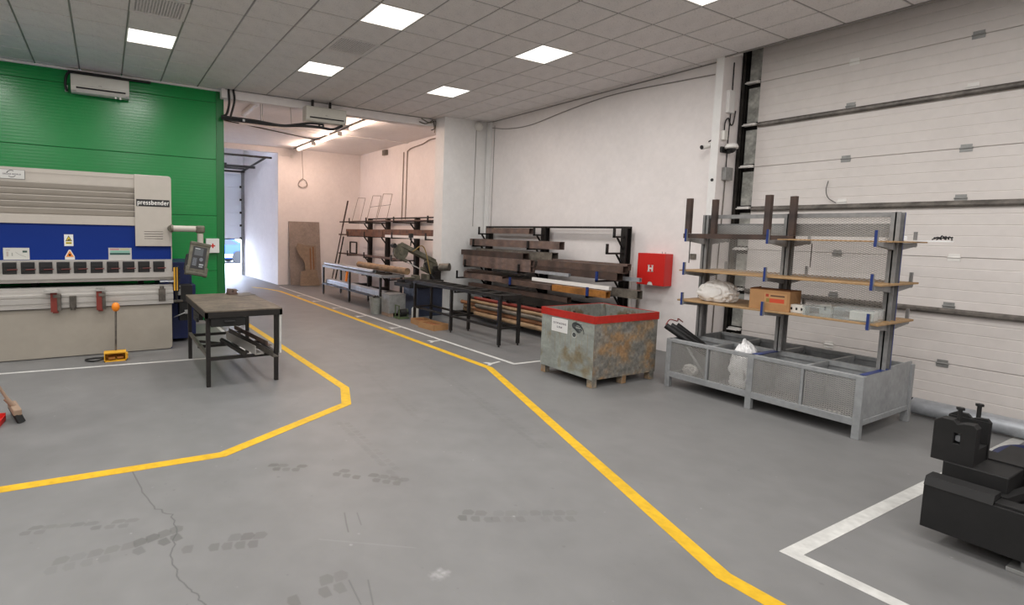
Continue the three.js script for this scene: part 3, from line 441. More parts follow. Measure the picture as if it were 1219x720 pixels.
function acUnit(label, pos) {
  const t = thing('air_conditioner', label, 'air conditioner', pos);
  const prof = [[0, 0.02], [0.05, 0], [0.17, 0], [0.215, 0.035], [0.225, 0.09], [0.222, 0.26], [0.205, 0.285], [0, 0.285]];
  part('body', sweepX(prof.map(([z, y]) => [z, y]), -0.40, 0.40), M.acWhite, t);
  for (const s of [-1, 1]) part('end_cheek', sweepX(prof.map(([z, y]) => [z * 1.008, y]), s > 0 ? 0.40 : -0.412, s > 0 ? 0.412 : -0.40), M.acWhite, t);
  part('front_panel', sweepX([[0.223, 0.105], [0.231, 0.11], [0.23, 0.262], [0.222, 0.27]], -0.395, 0.395), M.acWhite, t);
  part('outlet', sweepX([[0.222, 0.062], [0.232, 0.075], [0.232, 0.083], [0.222, 0.09]].reverse(), -0.34, 0.36), M.blackPlastic, t, 'dark air outlet slot');
  part('flap', sweepX([[0.15, -0.004], [0.2, 0.012], [0.226, 0.05], [0.231, 0.05], [0.205, 0.006], [0.155, -0.01]].reverse(), -0.34, 0.36), M.acWhite, t);
  part('badge', B(-0.03, 0.02, 0.13, 0.136, 0.23, 0.2325), M.steelDark, t);
  return t;
}
{
  const t = acUnit('white wall air conditioner mounted high on the green wall', [0.0, 3.90, -10.478]);
  part('pipe', [tube([[-0.47, 0.02, 0.08], [-0.49, 0.12, 0.1], [-0.47, 0.27, 0.1], [-0.42, 0.335, 0.1]], 0.02, 20, 8), rod([-0.45, 0.33, 0.1], [0.3, 0.33, 0.1], 0.028, 8), rod([0.3, 0.33, 0.1], [0.75, 0.345, 0.05], 0.02, 8)], M.blackPlastic, t, 'black insulated pipe');
  part('isolator', RB(-0.5, -0.46, 0.02, 0.12, 0.02, 0.08, 0.006), M.whitePlastic, t);
  part('drain_clip', [B(0.2, 0.225, -0.03, 0.0, 0.2, 0.215), B(0.27, 0.295, -0.035, 0.0, 0.2, 0.215)], M.whitePlastic, t);
  const u = acUnit('white air conditioner hanging from the beam over the rear passage', [3.82, 3.875, -10.29]);
  part('hanger', [B(-0.26, -0.225, 0.28, 0.425, 0.06, 0.12), B(0.1, 0.135, 0.28, 0.425, 0.06, 0.12)], M.black, u);
}
{ // black refrigerant lines from the ceiling corner to the hanging unit
  const t = scene.getObjectByName('air_conditioner_001');
  const under = (gs) => gs.map((g) => g.translate(-3.82, -3.875, 10.29));
  part('pipe_riser', under([tube([[2.02, 4.3, -10.3], [2.03, 4.05, -10.3], [1.99, 3.86, -10.32], [1.93, 3.82, -10.35]], 0.022, 20, 8), tube([[2.1, 4.3, -10.28], [2.12, 4.1, -10.28], [2.06, 3.84, -10.3], [2.05, 3.80, -10.32]], 0.02, 20, 8)]), M.blackPlastic, t, 'black insulated refrigerant pipes');
  part('pipe_run', under([tube([[1.9, 3.81, -10.35], [2.5, 3.80, -10.34], [2.95, 3.77, -10.33], [3.2, 3.785, -10.3], [3.42, 3.80, -10.25], [3.7, 3.79, -10.15], [3.95, 3.765, -10.08], [4.16, 3.86, -10.1]], 0.026, 50, 8), tube([[1.9, 3.775, -10.36], [2.5, 3.765, -10.35], [3.0, 3.77, -10.33], [3.5, 3.85, -10.2], [3.78, 3.85, -10.15]], 0.02, 40, 8), rod([3.78, 3.79, -10.15], [3.78, 3.86, -10.15], 0.018, 8), rod([3.70, 3.79, -10.15], [3.70, 3.86, -10.15], 0.018, 8)]), M.blackPlastic, t, 'black insulated refrigerant pipes');
  part('pipe_hanger', under([rod([2.62, 3.78, -10.36], [2.62, 4.14, -10.40], 0.006, 6), rod([2.66, 3.78, -10.36], [2.66, 4.14, -10.40], 0.006, 6), rod([3.2, 3.78, -10.32], [3.2, 4.14, -10.40], 0.005, 6), B(2.27, 2.31, 3.76, 3.8, -10.33, -10.3)]), M.galv, t);
}

// ---------- work table with its clutter ----------
{
  const t = thing('work_table', 'black steel work table with scuffed top and drawer', 'table', [1.37, 0, -6.96]);
  const x0 = -0.43, x1 = 0.43, z0 = -0.82, z1 = 0.82;
  part('tabletop', RB(x0, x1, 0.855, 0.872, z0, z1, 0.004), M.tableTop, t, 'scuffed grey-brown steel top');
  part('apron', [B(x0, x1, 0.79, 0.855, z1 - 0.03, z1), B(x0, x1, 0.79, 0.855, z0, z0 + 0.03), B(x0, x0 + 0.03, 0.79, 0.855, z0, z1), B(x1 - 0.03, x1, 0.79, 0.855, z0, z1)], M.black, t);
  for (const [x, z] of [[x0 + 0.04, z1 - 0.08], [x1 - 0.06, z1 - 0.05], [x0 + 0.04, z0 + 0.08], [x1 - 0.05, z0 + 0.06]]) part('leg', RB(x - 0.023, x + 0.023, 0, 0.8, z - 0.023, z + 0.023, 0.004, 1), M.black, t);
  for (const z of [z1 - 0.07, 0.02, z0 + 0.07]) part('stretcher', B(x0 + 0.03, x1 - 0.03, 0.30, 0.335, z - 0.017, z + 0.017), M.black, t);
  part('side_rail', B(x0 + 0.022, x0 + 0.058, 0.335, 0.37, z0 + 0.06, z1 - 0.06), M.steelDark, t, 'worn bare-metal side rail');
  const d = part('drawer', [RB(x0 + 0.07, x0 + 0.43, 0.685, 0.79, z1 - 0.55, z1 - 0.03, 0.006), RB(x0 + 0.06, x0 + 0.44, 0.69, 0.785, z1 - 0.03, z1 - 0.015, 0.004)], M.machineBlack, t);
  part('handle', RB(x0 + 0.2, x0 + 0.32, 0.735, 0.755, z1 - 0.015, z1 + 0.01, 0.006), M.blackPlastic, d);
  part('bracket', B(x0 + 0.45, x0 + 0.48, 0.6, 0.79, 0.3, 0.33), M.black, t);
  part('side_drawer', [RB(x0 + 0.0, x0 + 0.05, 0.7, 0.77, -0.1, 0.35, 0.004), RB(x0 - 0.02, x0 + 0.01, 0.67, 0.72, 0.05, 0.3, 0.004)], M.machineBlack, t);
  part('leg_cover', B(x1 - 0.03, x1 - 0.005, 0.33, 0.79, z1 - 0.075, z1 - 0.018), M.lineWhite, t, 'white strip on one leg');
  part('cross_bar', [bar([x0 + 0.1, 0.317, -0.3], [x1 - 0.1, 0.317, 0.4], 0.03), B(x1 - 0.07, x1 - 0.04, 0.3, 0.335, z0 + 0.06, z1 - 0.06)], M.black, t);
}
{ // metal offcuts on the lower frame, block and offcuts on top
  const L = (a, b, w, th) => { const g = [new THREE.BoxGeometry(w, th, 1), new THREE.BoxGeometry(th, w, 1).translate(-w / 2, w / 2, 0)]; const A = V3(...a), Bv = V3(...b), l = A.distanceTo(Bv); return g.map((q) => orient(q.scale(1, 1, l), A, Bv)); };
  const G = 'metal offcuts lying on the table frame';
  solo('metal_offcut', L([1.50, 0.345, -7.55], [1.665, 0.345, -5.92], 0.07, 0.006), M.steelDark, 'longest bent steel angle sticking out from under table', 'offcut', [0, 0, 0], 0, G);
  solo('metal_offcut', L([1.40, 0.345, -7.15], [1.53, 0.345, -6.12], 0.1, 0.006), M.steel, 'broad steel channel offcut on the table frame', 'offcut', [0, 0, 0], 0, G);
  solo('metal_offcut', L([1.51, 0.445, -7.3], [1.64, 0.443, -6.1], 0.05, 0.006), M.brownGrey, 'brownish steel angle lying over the other offcuts', 'offcut', [0, 0, 0], 0, G);
  solo('metal_offcut', [rod([1.27, 0.365, -7.0], [1.36, 0.365, -6.15], 0.03, 10)], M.darkSteel, 'short dark round bar beside the offcuts under table', 'offcut', [0, 0, 0], 0, G);
  const v = thing('steel_block', 'small rusty clamp block on the work table', 'block', [1.52, 0.872, -7.62], 0.3);
  part('base', RB(-0.06, 0.06, 0, 0.03, -0.05, 0.05, 0.004), M.brownGrey, v); part('jaw', [RB(-0.055, -0.025, 0.03, 0.085, -0.045, 0.045, 0.004), RB(0.01, 0.05, 0.03, 0.075, -0.045, 0.045, 0.004)], M.brown, v); part('screw', rod([-0.06, 0.05, 0], [0.09, 0.05, 0], 0.009, 8), M.steelDark, v);
  solo('thin_sheet', [B(-0.12, 0.14, 0, 0.003, -0.06, 0.07)], M.steelDark, 'thin metal scrap sheet on the work table top', 'scrap', [1.66, 0.872, -7.5], 0.4);
}
{ // broom and dustpan at the left edge
  const t = thing('broom', 'push broom with wooden handle and black bristles', 'broom', [-0.76, 0, -5.93], 0.25);
  part('head', RB(-0.03, 0.035, 0.07, 0.125, -0.17, 0.17, 0.01), M.wood, t); part('bristles', [...Array(9).keys()].map((k) => bar([0.0, 0.08, -0.15 + k * 0.0375], [0.03, 0.0, -0.16 + k * 0.04], 0.055, 0.036)), M.blackPlastic, t, 'black bristles');
  part('socket', rod([0, 0.11, 0], [-0.06, 0.2, -0.01], 0.022, 10), M.wood, t); part('handle', rod([-0.03, 0.15, 0], [-0.55, 1.32, -0.1], 0.0125, 10), M.wood, t);
  const d = thing('dustpan', 'red plastic dustpan on the floor beside broom', 'dustpan', [-0.965, 0, -5.8], -0.1);
  part('pan', [B(-0.13, 0.13, 0, 0.006, -0.12, 0.12), B(-0.13, -0.122, 0, 0.06, -0.12, 0.1), B(0.122, 0.13, 0, 0.05, -0.12, 0.1), B(-0.13, 0.13, 0, 0.07, -0.128, -0.12)], M.red, d); part('handle', rod([0, 0.06, -0.12], [-0.12, 0.14, -0.3], 0.016, 10), M.red, d);
}

// ---------- waste sheet-metal bin ----------
{
  const t = thing('scrap_bin', 'square sheet-metal scrap bin with red rim on stubby feet', 'bin', [5.50, 0, -4.69], -0.035);
  const w = 0.545, d = 0.445, y0 = 0.1, y1 = 0.775, yr = 0.86;
  const sideTex = canvasTex(512, 400, (g, W, H) => { const im = g.createImageData(W, H); for (let y = 0; y < H; y++) for (let x = 0; x < W; x++) { const u = x / W, v = y / H, k = 0.82 + 0.25 * nB(u, v) + 0.12 * (nC(u, v) - 0.5), r = Math.max(0, Math.min(1, (nA(u, v * 0.7) - 0.56) * 6)) * 0.8, i = (y * W + x) * 4; im.data[i] = 150 * k * (1 - 0.12 * r); im.data[i + 1] = 155 * k * (1 - 0.25 * r); im.data[i + 2] = 149 * k * (1 - 0.42 * r); im.data[i + 3] = 255; } g.putImageData(im, 0, 0);
    g.lineWidth = 7; g.strokeStyle = '#22262a'; g.globalAlpha = 0.75; for (let k = 0; k < 5; k++) { g.beginPath(); g.ellipse(356 + k * 6, 44 + k * 6, 46, 26, 0.15 * k, 0.4 * k, 4.6 + 0.4 * k); g.stroke(); } g.lineWidth = 5; g.beginPath(); g.moveTo(318, 26); g.lineTo(400, 30); g.moveTo(322, 62); g.lineTo(404, 66); g.moveTo(330, 44); g.lineTo(392, 48); g.stroke(); g.fillStyle = '#2a2c2e'; g.beginPath(); g.arc(332, 110, 17, 0, 7); g.fill(); g.globalAlpha = 0.8; g.strokeStyle = '#cfd2ce'; g.lineWidth = 4; g.beginPath(); g.arc(332, 112, 20, 0, 7); g.stroke(); g.globalAlpha = 0.35; g.strokeStyle = '#8a5c34'; g.lineWidth = 3; for (let k = 0; k < 9; k++) { const x = 40 + k * 52; g.beginPath(); g.moveTo(x, 60 + (k * 37) % 90); g.lineTo(x + 4, 170 + (k * 53) % 120); g.stroke(); } g.globalAlpha = 1; });
  const side = (name, m, ry, half, x, z, lab, own) => { const g = own ? merge([new THREE.BoxGeometry(half * 2, y1 - y0, 0.006)]) : B(-half, half, -(y1 - y0) / 2, (yr - y0) - (y1 - y0) / 2 - 0.006, -0.003, 0.003); const p = part(name, g, m, t, lab, own); p.position.set(x, (y0 + y1) / 2, z); p.rotation.y = ry; };
  side('side_panel', std('#ffffff', 0.6, 0.05, { map: sideTex }), -Math.PI / 2, d, -w, 0, 'grey-green panel with black scribbles', true);
  side('side_panel', M.rustPanel, 0, w, 0, d, 'rust-stained front panel'); side('side_panel', M.galvPanel, Math.PI / 2, d, w, 0); side('side_panel', M.galvPanel, 0, w, 0, -d);
  part('floor_plate', B(-w, w, 0.1, 0.112, -d, d), M.rustPanel, t);
  part('rim_liner', [B(-w + 0.0035, -w + 0.007, y1 - 0.01, yr - 0.006, -d, d), B(-w, -w + 0.0035, y1 - 0.01, y1, -d, d)], M.galvPanel, t);
  const R = 0.012; for (const [a, b, e, f] of [[-w - R, w + R, d + 0.0035, d + R], [-w - R, w + R, -d - R, -d - 0.0035], [-w - R, -w + 0.0035, -d, d], [w + 0.0035, w + R, -d, d]]) part('rim', B(a, b, y1 - 0.005, yr, e, f), M.redRim, t, 'red painted rim');
  for (const x of [-w + 0.03, w - 0.03]) for (const z of [-d + 0.03, d - 0.03]) part('corner_post', B(x - 0.025, x + 0.025, 0.11, yr - 0.01, z - 0.025, z + 0.025), M.galvPanel, t);
  part('stiffener', [B(-0.01, 0.01, 0.11, y1, -d + 0.003, -d + 0.03), B(w - 0.03, w - 0.003, 0.11, y1, -0.01, 0.01)], M.darkSteel, t);
  for (const [x, z] of [[-w + 0.045, d - 0.045], [w - 0.045, d - 0.045], [0, d - 0.045], [-w + 0.045, -d + 0.045], [w - 0.045, -d + 0.045]]) part('foot', RB(x - 0.04, x + 0.04, 0, 0.1, z - 0.04, z + 0.04, 0.004, 1), M.rustPanel, t);
  const sg = canvasTex(256, 256, (g, W) => { g.fillStyle = '#d9d9d8'; g.fillRect(0, 0, W, W); g.strokeStyle = '#f2f2f0'; g.lineWidth = 12; g.strokeRect(0, 0, W, W); g.fillStyle = '#4c4850'; g.font = 'bold 50px sans-serif'; g.textAlign = 'center'; g.fillText('OTPADNI', W / 2, 112, 216); g.fillText('LIM', W / 2, 184); });
  const s = part('paper_sign', new THREE.BoxGeometry(0.275, 0.17, 0.002), std('#ffffff', 0.6, 0, { map: sg }), t, 'white paper sign reading OTPADNI LIM', true); s.position.set(-w - 0.0045, 0.665, -0.12); s.rotation.set(0, -Math.PI / 2, 0);
}

// ---------- grey cantilever rack with mesh basket ----------
function meshPanel(w, h, pitch, s, ratio = 0.5) { // expanded metal: two families of slanted strands inside w x h
  const out = [], put = (sg) => { const k = ratio; for (let c = -h / k - w; c < w + h / k; c += pitch) { // x = c + sg * y / k
      let x0 = c, x1 = c + sg * h / k, ya = 0, yb = h; const clip = (X) => (X - c) * sg * k; const lo = Math.min(x0, x1), hi = Math.max(x0, x1); if (hi <= 0 || lo >= w) continue;
      if (x0 < 0) { ya = clip(0); x0 = 0; } else if (x0 > w) { ya = clip(w); x0 = w; } if (x1 < 0) { yb = clip(0); x1 = 0; } else if (x1 > w) { yb = clip(w); x1 = w; }
      if (Math.hypot(x1 - x0, yb - ya) > 0.01) out.push(bar([x0, ya, sg * s * 0.35], [x1, yb, sg * s * 0.35], s, s)); } };
  put(1); put(-1); return mergeGeometries(out.map(flat));
}
const RZ = [-2.1, -3.0, -3.9], RX = 6.42;
{
  const t = thing('storage_rack', 'grey cantilever rack with plywood shelves over a mesh basket', 'rack', [6.45, 0, -3.01]);
  const lx = (x) => x - 6.45, lz = (z) => z + 3.01;
  const fx = lx(5.92), bx = lx(7.0), za = lz(-3.96), zb = lz(-2.08), yb = 0.14, yt = 0.585;
  // basket frame
  for (const x of [fx, bx]) for (const z of [za, lz(-3.02), zb]) part('leg', RB(x - 0.03, x + 0.03, 0, x === fx ? yt : yt, z - 0.03, z + 0.03, 0.004, 1), M.rackGrey, t);
  for (const x of [fx, bx]) { part('top_rail', RB(x - 0.025, x + 0.025, yt - 0.04, yt, za, zb, 0.004, 1), M.rackGrey, t); part('bottom_rail', RB(x - 0.025, x + 0.025, yb - 0.02, yb + 0.05, za, zb, 0.004, 1), M.rackGrey, t); }
  for (const z of [za, zb]) { part('end_rail', RB(fx, bx, yb - 0.02, yb + 0.03, z - 0.02, z + 0.02, 0.004, 1), M.rackGrey, t); }
  part('end_panel', [B(fx, bx, yb, yt, zb + 0.0, zb + 0.012), B(lx(6.5), bx, yt, yt + 0.03, zb, zb + 0.012)], M.rackGrey, t, 'solid grey steel end panel');
  part('end_panel', B(fx, bx, yb, yt, za - 0.012, za), M.rackGrey, t);
  part('back_panel', B(bx - 0.01, bx, yb, yt, za, zb), M.rackGrey, t);
  part('basket_floor', B(fx, bx, yb, yb + 0.008, za, zb), M.rackSteel, t);
  for (const z of [lz(-3.49), lz(-3.02), lz(-2.54)]) part('divider', [B(fx, bx, yb, yt - 0.05, z - 0.004, z + 0.004), B(fx, bx, yt - 0.05, yt - 0.01, z - 0.015, z + 0.015)], M.rackGrey, t);
  part('centre_divider', [B(lx(6.42) - 0.02, lx(6.42) + 0.02, yt - 0.05, yt, za, zb), B(lx(6.42) - 0.004, lx(6.42) + 0.004, yb, yt - 0.05, za, zb)], M.rackGrey, t);
  for (const z of [lz(-3.49), lz(-2.54)]) part('front_stile', B(fx - 0.022, fx + 0.01, yb + 0.03, yt - 0.02, z - 0.012, z + 0.012), M.rackGrey, t);
  for (let k = 0; k < 4; k++) { const z0 = za + 0.03 + k * (zb - za) / 4, wd = (zb - za) / 4 - 0.04; const m = part('mesh_panel', meshPanel(wd, yt - yb - 0.08, 0.038, 0.0036, 0.5).rotateY(-Math.PI / 2), M.meshWire, t, 'expanded metal mesh'); m.position.set(fx - 0.012, yb + 0.045, z0); }
  part('tape_strip', [B(fx + 0.04, lx(6.5), yt, yt + 0.006, zb - 0.03, zb + 0.014)], M.tape, t, 'blue tape along the top edge');
  part('tape_strip', [B(fx + 0.02, lx(6.42), yt - 0.01, yt - 0.002, lz(-3.02) - 0.03, lz(-3.02) + 0.03)], M.tape, t);
  // posts and arms
  RZ.forEach((zw, i) => { const z = lz(zw), x = lx(RX);
    const p = part('post', [B(x - 0.055, x + 0.055, yt, 2.075, z - 0.006, z + 0.006), B(x - 0.055, x - 0.046, yt, 2.075, z - 0.035, z + 0.035), B(x + 0.046, x + 0.055, yt, 2.075, z - 0.035, z + 0.035)], M.rackSteel, t, 'steel I-section post');
    if (i === 0) part('tape_strip', B(x + 0.0555, x + 0.057, 0.6, 2.07, z - 0.035, z + 0.036), M.tape, p, 'blue edge tape'), part('tape_strip', B(x + 0.04, x + 0.0555, 0.6, 2.07, z + 0.0355, z + 0.037), M.tape, p);
    for (const y of [1.035, 1.395, 1.79]) for (const s of [-1, 1]) { const tip = s < 0 ? lx(6.0) : lx(6.86); const a = part('arm', [sweepZ([[x + s * 0.055, y], [tip, y], [tip, y - 0.03], [x + s * 0.055, y - 0.07]], z - 0.02, z + 0.02)], M.rackSteel, t); part('stop', B(tip - 0.014, tip + 0.014, y - 0.04, y + 0.11, z - 0.011, z + 0.011), M.rackSteel, a, 'grey arm stop'); if (s < 0) part('tape_strip', B(tip - 0.0155, tip - 0.014, y - 0.04, y + 0.11, z - 0.011, z + 0.011), M.tape, a, 'blue tape on the arm stop'); }
  });
  part('top_beam', [B(lx(RX) - 0.02, lx(RX) + 0.02, 2.03, 2.075, lz(-3.9), lz(-2.1))], M.rackSteel, t);
  part('upper_beam', B(lx(RX) + 0.02, lx(RX) + 0.05, 1.84, 1.97, lz(-3.86), lz(-2.14)), M.rackSteel, t);
  { const h = 0.98, m = part('mesh_panel', meshPanel(0.82, h, 0.04, 0.0032, 0.5).rotateY(-Math.PI / 2), M.meshWire, t, 'fine mesh screen between the posts'); m.position.set(lx(RX) + 0.0, 1.06, lz(-2.97)); const m2 = part('mesh_panel', meshPanel(0.82, 0.75, 0.04, 0.0032, 0.5).rotateY(-Math.PI / 2), M.meshWire, t, 'fine mesh screen between the posts'); m2.position.set(lx(RX), 1.2, lz(-3.87)); }
  for (const [x, z, y0, y1] of [[6.02, -3.86, 1.5, 1.76], [6.84, -3.86, 1.5, 1.76], [6.84, -2.96, 1.5, 1.76]]) part('tie_rod', rod([lx(x), y0, lz(z)], [lx(x), y1, lz(z)], 0.006, 6), M.darkSteel, t);
  part('shelf', RB(lx(6.01), lx(6.80), 1.037, 1.057, lz(-3.97), lz(-2.03), 0.003, 1), M.ply, t, 'lower plywood shelf'); part('shelf', RB(lx(6.01), lx(6.83), 1.397, 1.415, lz(-3.97), lz(-2.03), 0.003, 1), M.ply, t, 'middle plywood shelf'); part('shelf', RB(lx(6.08), lx(6.84), 1.792, 1.806, lz(-2.95), lz(-2.0), 0.003, 1), M.ply, t, 'upper plywood shelf');
}
// brown box sections parked on its top arms
for (const [x, z] of [[6.03, -3.9], [6.36, -3.79], [6.03, -3.03], [6.36, -2.95]]) { const m = solo('square_tube', hollow(0.055, 0.055, 0.004, 0, 0.41).map((g) => g.rotateX(-Math.PI / 2)), M.brownDark, 'brown square tube standing upright on the rack top arms', 'square tube', [x, 1.847, z], 0, 'upright brown tubes on the rack'); }
solo('square_tube', hollow(0.055, 0.055, 0.004, -0.5, 0.44), M.brownDark, 'dark brown square tube lying along the rack front edge', 'square tube', [6.046, 1.818, -3.45], 0, 'brown tubes lying on the rack');
solo('square_tube', hollow(0.05, 0.05, 0.004, -0.45, 0.52), M.brownDark, 'dark brown square tube lying deeper on the rack top', 'square tube', [6.34, 1.816, -3.43], 0, 'brown tubes lying on the rack');
// bags
function sack(w, h, d, sd, noiseA = 0.22) {
  const g = new THREE.IcosahedronGeometry(1, 24), p = g.attributes.position, f = fbm(4, 4, sd), f2 = fbm(9, 3, sd + 50);
  for (let i = 0; i < p.count; i++) { let x = p.getX(i), y = p.getY(i), z = p.getZ(i); const u = Math.atan2(z, x) / 6.2832 + 0.5, v = Math.acos(Math.max(-1, Math.min(1, y))) / 3.1416; const n = f(u, v * 0.5) - 0.5, ridge = Math.abs(f2(u, v * 0.5) - 0.5); const k = 1 + noiseA * 2 * n - noiseA * 1.6 * (0.12 - Math.min(0.12, ridge)) * 3; x *= k; y *= k; z *= k; if (y < -0.55) y = -0.55 + (y + 0.55) * 0.12; p.setXYZ(i, x * w / 2, (y + 0.6) * h / 1.6, z * d / 2); }
  g.computeVertexNormals(); return g;
}
solo('plastic_bag', sack(0.34, 0.24, 0.42, 5), M.bag, 'crumpled white plastic sack lying on the lower plywood shelf', 'bag', [6.25, 1.058, -3.62], 0.2);
solo('plastic_bag', [sack(0.3, 0.5, 0.3, 9, 0.3), sack(0.24, 0.2, 0.3, 17, 0.3).translate(-0.04, -0.02, 0.02)], M.bagWhite, 'crumpled white plastic bag stuffed in the mesh basket', 'bag', [6.12, 0.17, -3.2], 0.1);
{
  const t = thing('cardboard_box', 'brown cardboard box with red print on the lower shelf', 'box', [6.17, 1.058, -2.97], 0.06);
  part('body', RB(-0.13, 0.13, 0, 0.21, -0.19, 0.19, 0.003, 1), M.card, t); part('flap', [bar([-0.12, 0.21, -0.19], [0.12, 0.215, -0.19], 0.004, 0.02), B(-0.13, 0.0, 0.21, 0.213, -0.19, 0.19), B(0.004, 0.13, 0.21, 0.214, -0.19, 0.19)], M.cardDark, t);
  const tx = canvasTex(256, 128, (g, W, H) => { g.fillStyle = '#b58a5e'; g.fillRect(0, 0, W, H); g.fillStyle = '#a8402c'; g.fillRect(14, 12, 36, 34); g.fillStyle = '#5a4030'; g.fillRect(70, 22, 160, 18); g.fillStyle = '#c4492c'; g.fillRect(60, 64, 168, 50); g.fillStyle = '#8a7a3c'; g.fillRect(22, 66, 40, 44); });
  const p = part('print', new THREE.PlaneGeometry(0.21, 0.11), std('#ffffff', 0.8, 0, { map: tx }), t, 'red and dark printed bars', true); p.position.set(-0.1312, 0.125, 0.06); p.rotation.y = -Math.PI / 2;
}
{
  const t = thing('socket_block', 'small white block with three dark holes beside box', 'block', [6.14, 1.058, -2.725], 0.05);
  part('body', RB(-0.05, 0.05, 0, 0.085, -0.075, 0.075, 0.005), M.whitePlastic, t); for (let k = -1; k <= 1; k++) part('hole', B(-0.0515, -0.05, 0.03, 0.055, k * 0.045 - 0.008, k * 0.045 + 0.008), M.blackPlastic, t);
  const u = thing('socket_block', 'small white block behind the nearer clear tray', 'block', [6.34, 1.058, -2.56], 0.05); part('body', RB(-0.05, 0.05, 0, 0.1, -0.05, 0.05, 0.005), M.whitePlastic, u); part('hole', B(-0.0515, -0.05, 0.04, 0.075, -0.008, 0.008), M.blackPlastic, u);
}
function tray(label, x, z, l, h, fill) { const t = thing('clear_tray', label, 'tray', [x, 1.058, z], 0.05, 'clear plastic trays on the shelf'); part('walls', [B(-0.12, 0.12, 0, 0.004, -l / 2, l / 2), B(-0.12, -0.116, 0.004, h, -l / 2, l / 2), B(0.116, 0.12, 0.004, h, -l / 2, l / 2), B(-0.116, 0.116, 0.004, h, -l / 2, -l / 2 + 0.004), B(-0.116, 0.116, 0.004, h, l / 2 - 0.004, l / 2)], M.clear, t); part('lip', [B(-0.127, -0.12, h - 0.01, h, -l / 2 - 0.006, l / 2 + 0.006), B(0.12, 0.127, h - 0.01, h, -l / 2 - 0.006, l / 2 + 0.006), B(-0.12, 0.12, h - 0.01, h, -l / 2 - 0.006, -l / 2), B(-0.12, 0.12, h - 0.01, h, l / 2, l / 2 + 0.006)], M.clear, t); if (fill) part('contents', fill, M.whitePlastic, t); }
tray('low clear plastic tray beside white socket block', 6.14, -2.515, 0.25, 0.09, null);
tray('taller clear plastic tray holding a white piece', 6.14, -2.23, 0.30, 0.115, [RB(-0.08, 0.06, 0.006, 0.09, -0.04, 0.13, 0.006)]);
for (const [a, b, lab] of [[[5.955, 0.72, -4.06], [6.30, 0.32, -3.56], 'black ribbed hose leaning out of the basket corner'], [[6.04, 0.72, -4.05], [6.37, 0.34, -3.5], 'black tube leaning beside the ribbed hose'], [[6.125, 0.72, -4.03], [6.34, 0.39, -3.62], 'short black tube leaning in the basket corner']]) solo('black_tube', rod(a, b, 0.036, 12), M.blackPlastic, lab, 'tube', [0, 0, 0], 0, 'black tubes in the basket corner');
solo('red_wire', tube([[5.96, 0.73, -4.06], [6.02, 0.79, -4.05], [6.09, 0.775, -4.0], [6.13, 0.80, -4.02], [6.17, 0.76, -3.98]], 0.007, 24, 5), M.redBrown, 'thin red wire curling above the black tubes', 'wire');
solo('flat_bar', [bar([6.0, 0.5, -3.8], [5.99, 0.18, -3.53], 0.04, 0.008)], M.rackGrey, 'grey flat bar slanting behind the basket mesh', 'bar');
solo('white_stick', bar([5.99, 0.165, -2.46], [6.0, 0.175, -2.24], 0.02), M.whitePlastic, 'short white plastic stick on the basket floor', 'stick');
solo('white_foam_scrap', sack(0.14, 0.14, 0.22, 31, 0.35), M.bag, 'crumpled pale scrap in the basket beside black tubes', 'scrap', [6.1, 0.15, -3.8], 0);
// white wrapped bar end with black scraps on the upper shelf end
solo('foil_strip', [B(-0.03, 0.03, 0, 0.012, -0.12, 0.34), RB(-0.05, 0.05, 0.0, 0.05, -0.14, 0.0, 0.01)], M.bagWhite, 'white wrapped strip lying on the upper shelf end', 'strip', [6.62, 1.807, -2.1], -0.1);
{ const t = thing('bolt_heap', 'small heap of black bolts on the upper shelf strip', 'bolts', [6.655, 1.82, -1.85], 0); const g = []; for (let i = 0; i < 26; i++) { const x = rr(-0.03, 0.03), z = rr(-0.06, 0.07), y = rr(0.006, 0.03); g.push(rod([x, y, z], [x + rr(-0.02, 0.02), y + rr(-0.004, 0.02), z + rr(-0.02, 0.02)], 0.006, 6)); } const m = part('bolts', g, M.blackPlastic, t); m.userData.kind = 'stuff'; }

